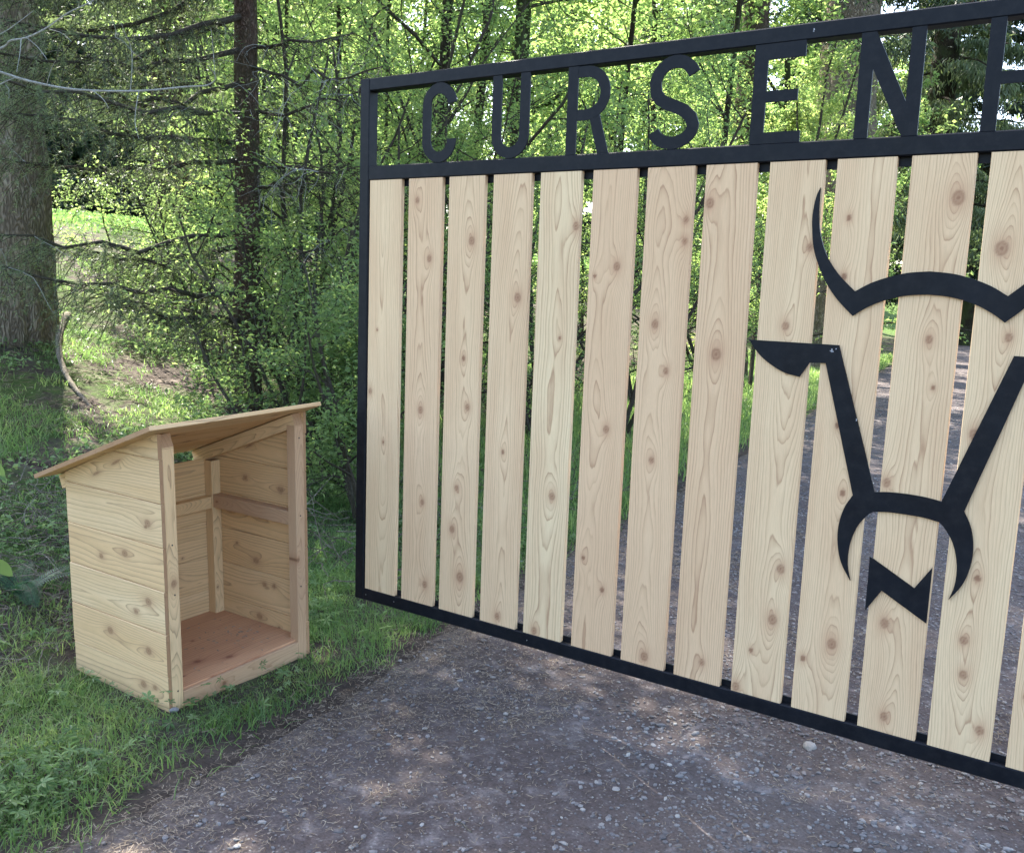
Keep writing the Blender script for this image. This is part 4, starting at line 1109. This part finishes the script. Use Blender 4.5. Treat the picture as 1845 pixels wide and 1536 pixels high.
x, y, z = scatter(rng, 60000, -7.5, -1.0, -1.5, 6, lambda x, y: sstep(1.2, 1.8, Sx(x, y))*sstep(.50, .62, fbm(x*1.7+31, y*1.7, 4)))
V, T = leaves_geo(np.stack([x, y, z+.01+.05*rng.rand(len(x))], -1), .035, rng, aspect=.6)
mb.add(V, T, tint=np.repeat(rng.rand(len(x)), 4))
o = mb.build('ground_leaves', M['weed']); tag(o, 'low leafy ground cover in patches on the bank', 'ground cover', kind='stuff')
# dry needles, straw and twigs
mb = MB()
def litter(x, y, z, l0, l1, wd, tint):
    n = len(x); a = rng.rand(n)*2*PI; l = rng.uniform(l0, l1, n); D = np.stack([np.cos(a), np.sin(a), rng.normal(0, .12, n)], -1); W = np.stack([-np.sin(a), np.cos(a), rng.normal(0, .4, n)], -1)
    C = np.stack([x, y, z+.012+.007*rng.rand(n)], -1); K = W*(rng.normal(0, .12, n)*l)[:, None]
    h = (l*.5)[:, None]; w2 = W*(wd*.5)
    V = np.stack([C-D*h-w2, C-D*h+w2, C+K+w2, C+K-w2, C+D*h], 1).reshape(-1, 3); k = np.arange(n)[:, None]*5
    mb.add(V, [k+np.array([[0, 1, 2, 3]]), k+np.array([[3, 2, 4]])], tint=np.repeat(np.clip(tint+rng.normal(0, .25, n), 0, 1), 5))
x, y, z = scatter(rng, 240000, -.4, 4.0, -2.0, 4, lambda x, y: sstep(.05, -.05, Sx(x, y))*np.clip(.10+1.2*np.exp(-np.abs(Sx(x, y)+.1)/.25)+.9*sstep(.50, .62, fbm(x*2.5, y*2.5, 3)), 0, 1))
litter(x, y, z, .006, .030, .0017, .50)
x, y, z = scatter(rng, 60000, -6, -.6, -2.2, 6, lambda x, y: sstep(.9, 1.4, Sx(x, y))*np.clip((fbm(x*3+7, y*3, 3)-.30)*4, .1, 1))
litter(x, y, z+.004, .02, .09, .004, .25)
x, y, z = scatter(rng, 13000, -3, .6, -2.2, 4, lambda x, y: sstep(-.1, .1, Sx(x, y))*np.clip((fbm(x*3+7, y*3, 3)-.36)*4, .05, 1))
litter(x, y, z+.01, .015, .06, .0016, .4)
o = mb.build('needle_litter', M['straw']); tag(o, 'dry needles and bits of straw scattered on driveway and grass', 'litter', kind='stuff')
mb = MB()
for _ in range(900):
    x = rng.uniform(-2.2, -.75); y = rng.uniform(-1.5, .2)
    P = walk(rng, on(x, y, rng.uniform(.01, .05)), rng.normal(size=3)*[1, 1, .35], rng.uniform(.08, .3), 6, .25, -.2); P[:, 2] = np.maximum(P[:, 2], hgt(P[:, 0], P[:, 1])+.004)
    mb.tube(P, np.linspace(.0028, .0011, 7), 3, cap=False)
for _ in range(320):
    x = rng.uniform(-1.6, -.3); y = rng.uniform(.35, 2.8)
    P = walk(rng, on(x, y, rng.uniform(.01, .12)), rng.normal(size=3)*[1, 1, .5], rng.uniform(.1, .6), 6, .25, -.1); P[:, 2] = np.maximum(P[:, 2], hgt(P[:, 0], P[:, 1])+.004)
    mb.tube(P, np.linspace(.0035, .001, 7), 3, cap=False)
for _ in range(46):
    x = rng.uniform(.4, 3.4); y = rng.uniform(-1.4, 6)
    P = walk(rng, on(x, y, .014), rng.normal(size=3)*[1, 1, 0], rng.uniform(.03, .16), 6, .3, 0); P[:, 2] = hgt(P[:, 0], P[:, 1])+.014
    mb.tube(P, np.linspace(.0018, .0008, 7), 3, cap=False)
o = mb.build('dry_twigs', M['dead_wood']); tag(o, 'dry twigs strewn beside the shelter and over the driveway', 'twigs', kind='stuff')
# gravel
import bmesh
bm = bmesh.new(); bmesh.ops.create_icosphere(bm, subdivisions=2, radius=1); IV = np.array([v.co[:] for v in bm.verts]); IF = np.array([[v.index for v in f.verts] for f in bm.faces]); bm.free()
bm = bmesh.new(); bmesh.ops.create_icosphere(bm, subdivisions=1, radius=1); JV = np.array([v.co[:] for v in bm.verts]); JF = np.array([[v.index for v in f.verts] for f in bm.faces]); bm.free()
def stones(mb, x, y, z, r, rng, big=False):
    TV, TF = (IV, IF) if big else (JV, JF)
    n = len(x); k = len(TV)
    sc_ = np.stack([rng.uniform(.8, 1.5, n), rng.uniform(.6, 1.0, n), rng.uniform(.35, .65, n)], -1)*r[:, None]
    a = rng.rand(n)*2*PI; ca, sa = np.cos(a), np.sin(a)
    V = TV[None]*(1+rng.normal(0, .11 if not big else .06, (n, k, 1)))
    V = V*sc_[:, None]
    V = np.stack([V[..., 0]*ca[:, None]-V[..., 1]*sa[:, None], V[..., 0]*sa[:, None]+V[..., 1]*ca[:, None], V[..., 2]], -1)
    V += np.stack([x, y, z+.010+sc_[:, 2]*(.05 if not big else .3)], -1)[:, None]
    F = (TF[None]+np.arange(n)[:, None, None]*k).reshape(-1, 3)
    mb.add(V.reshape(-1, 3), F, tint=np.repeat(np.clip(rng.beta(2, 3, n), 0, 1), k))
mb = MB()
den = lambda x, y: sstep(0, -.15, Sx(x, y))*np.clip(.28+1.6*sstep(.44, .60, fbm(x*1.5+2, y*1.5, 3))+.9*sstep(.9, 1.5, x+.3*y), 0, 1)
x, y, z = scatter(rng, 60000, -.2, 4.2, -1.9, 4.0, den)
stones(mb, x, y, z, .0025+.0065*rng.rand(len(x))**2.0, rng)
x, y, z = scatter(rng, 1300, .1, 4.2, -1.9, 5, den)
stones(mb, x, y, z, rng.uniform(.006, .0115, len(x)), rng, True)
x, y, z = scatter(rng, 6000, -2, 4.0, 4, 14, lambda x, y: sstep(0, -.2, Sx(x, y)))
stones(mb, x, y, z, rng.uniform(.004, .013, len(x)), rng)
o = mb.build('gravel', M['stone'], smooth=False); tag(o, 'loose grey gravel pressed into the driveway', 'gravel', kind='stuff')
# a few stones one can point to
for k, (px, py, r, lab) in enumerate([(1458, 1352, .024, 'largest flat grey stone, near the bottom rail of the gate'), (1436, 1312, .017, 'angular stone touching the shadow under the gate bottom rail'),
                                       (936, 1075-60, .016, 'rounded pale stone on the dark driveway'), (1425, 1462, .013, 'oval bluish stone near the bottom of the picture'), (314, 1285, .015, 'grey lump of stone at the near corner of the shelter')]):
    q = hit(px, py); mb = MB(); stones(mb, np.array([q[0]]), np.array([q[1]]), np.array([q[2]]), np.array([r]), np.random.RandomState(600+k), True)
    o = mb.build('stone', M['stone'], smooth=True); tag(o, lab, 'stone', 'single stones on the ground')

# shavings on the shelter floor, screw heads on its front posts
rng = np.random.RandomState(12)
mb = MB()
for _ in range(90):
    c = np.array([rng.uniform(-.44, -.03), rng.uniform(.08, .52), .0412]); 
    if rng.rand() < .6: c[:2] = [-.22+rng.normal(0, .06), .44+rng.normal(0, .05)]
    a = rng.rand()*6.28; l = rng.uniform(.002, .007); D = np.array([math.cos(a), math.sin(a), 0])*l; W = np.array([-math.sin(a), math.cos(a), .3])*rng.uniform(.001, .002)
    mb.add([c-D-W, c+D-W*.5, c+D+W*.7+[0, 0, .001], c-D+W], np.array([[0, 1, 2, 3]]), tint=np.full(4, rng.uniform(.7, 1)))
o = mb.build('wood_shavings', M['straw']); o.parent = SH
o['label'] = 'pale wood shavings scattered on the shelter floor'; o['kind'] = 'stuff'
dk, n_, b_n = newmat('screw_head'); b_n.inputs['Base Color'].default_value = (.05, .04, .035, 1); b_n.inputs['Roughness'].default_value = .5
for (y, z) in [(.034, .52), (.036, .36), (.033, .045), (.563, .50), (.560, .24), (.563, .78)]:
    mb = MB(); mb.tube([(.0005, y, z), (.0022, y, z)], .0028, 8); o = mb.build('screw', dk); o.parent = SH
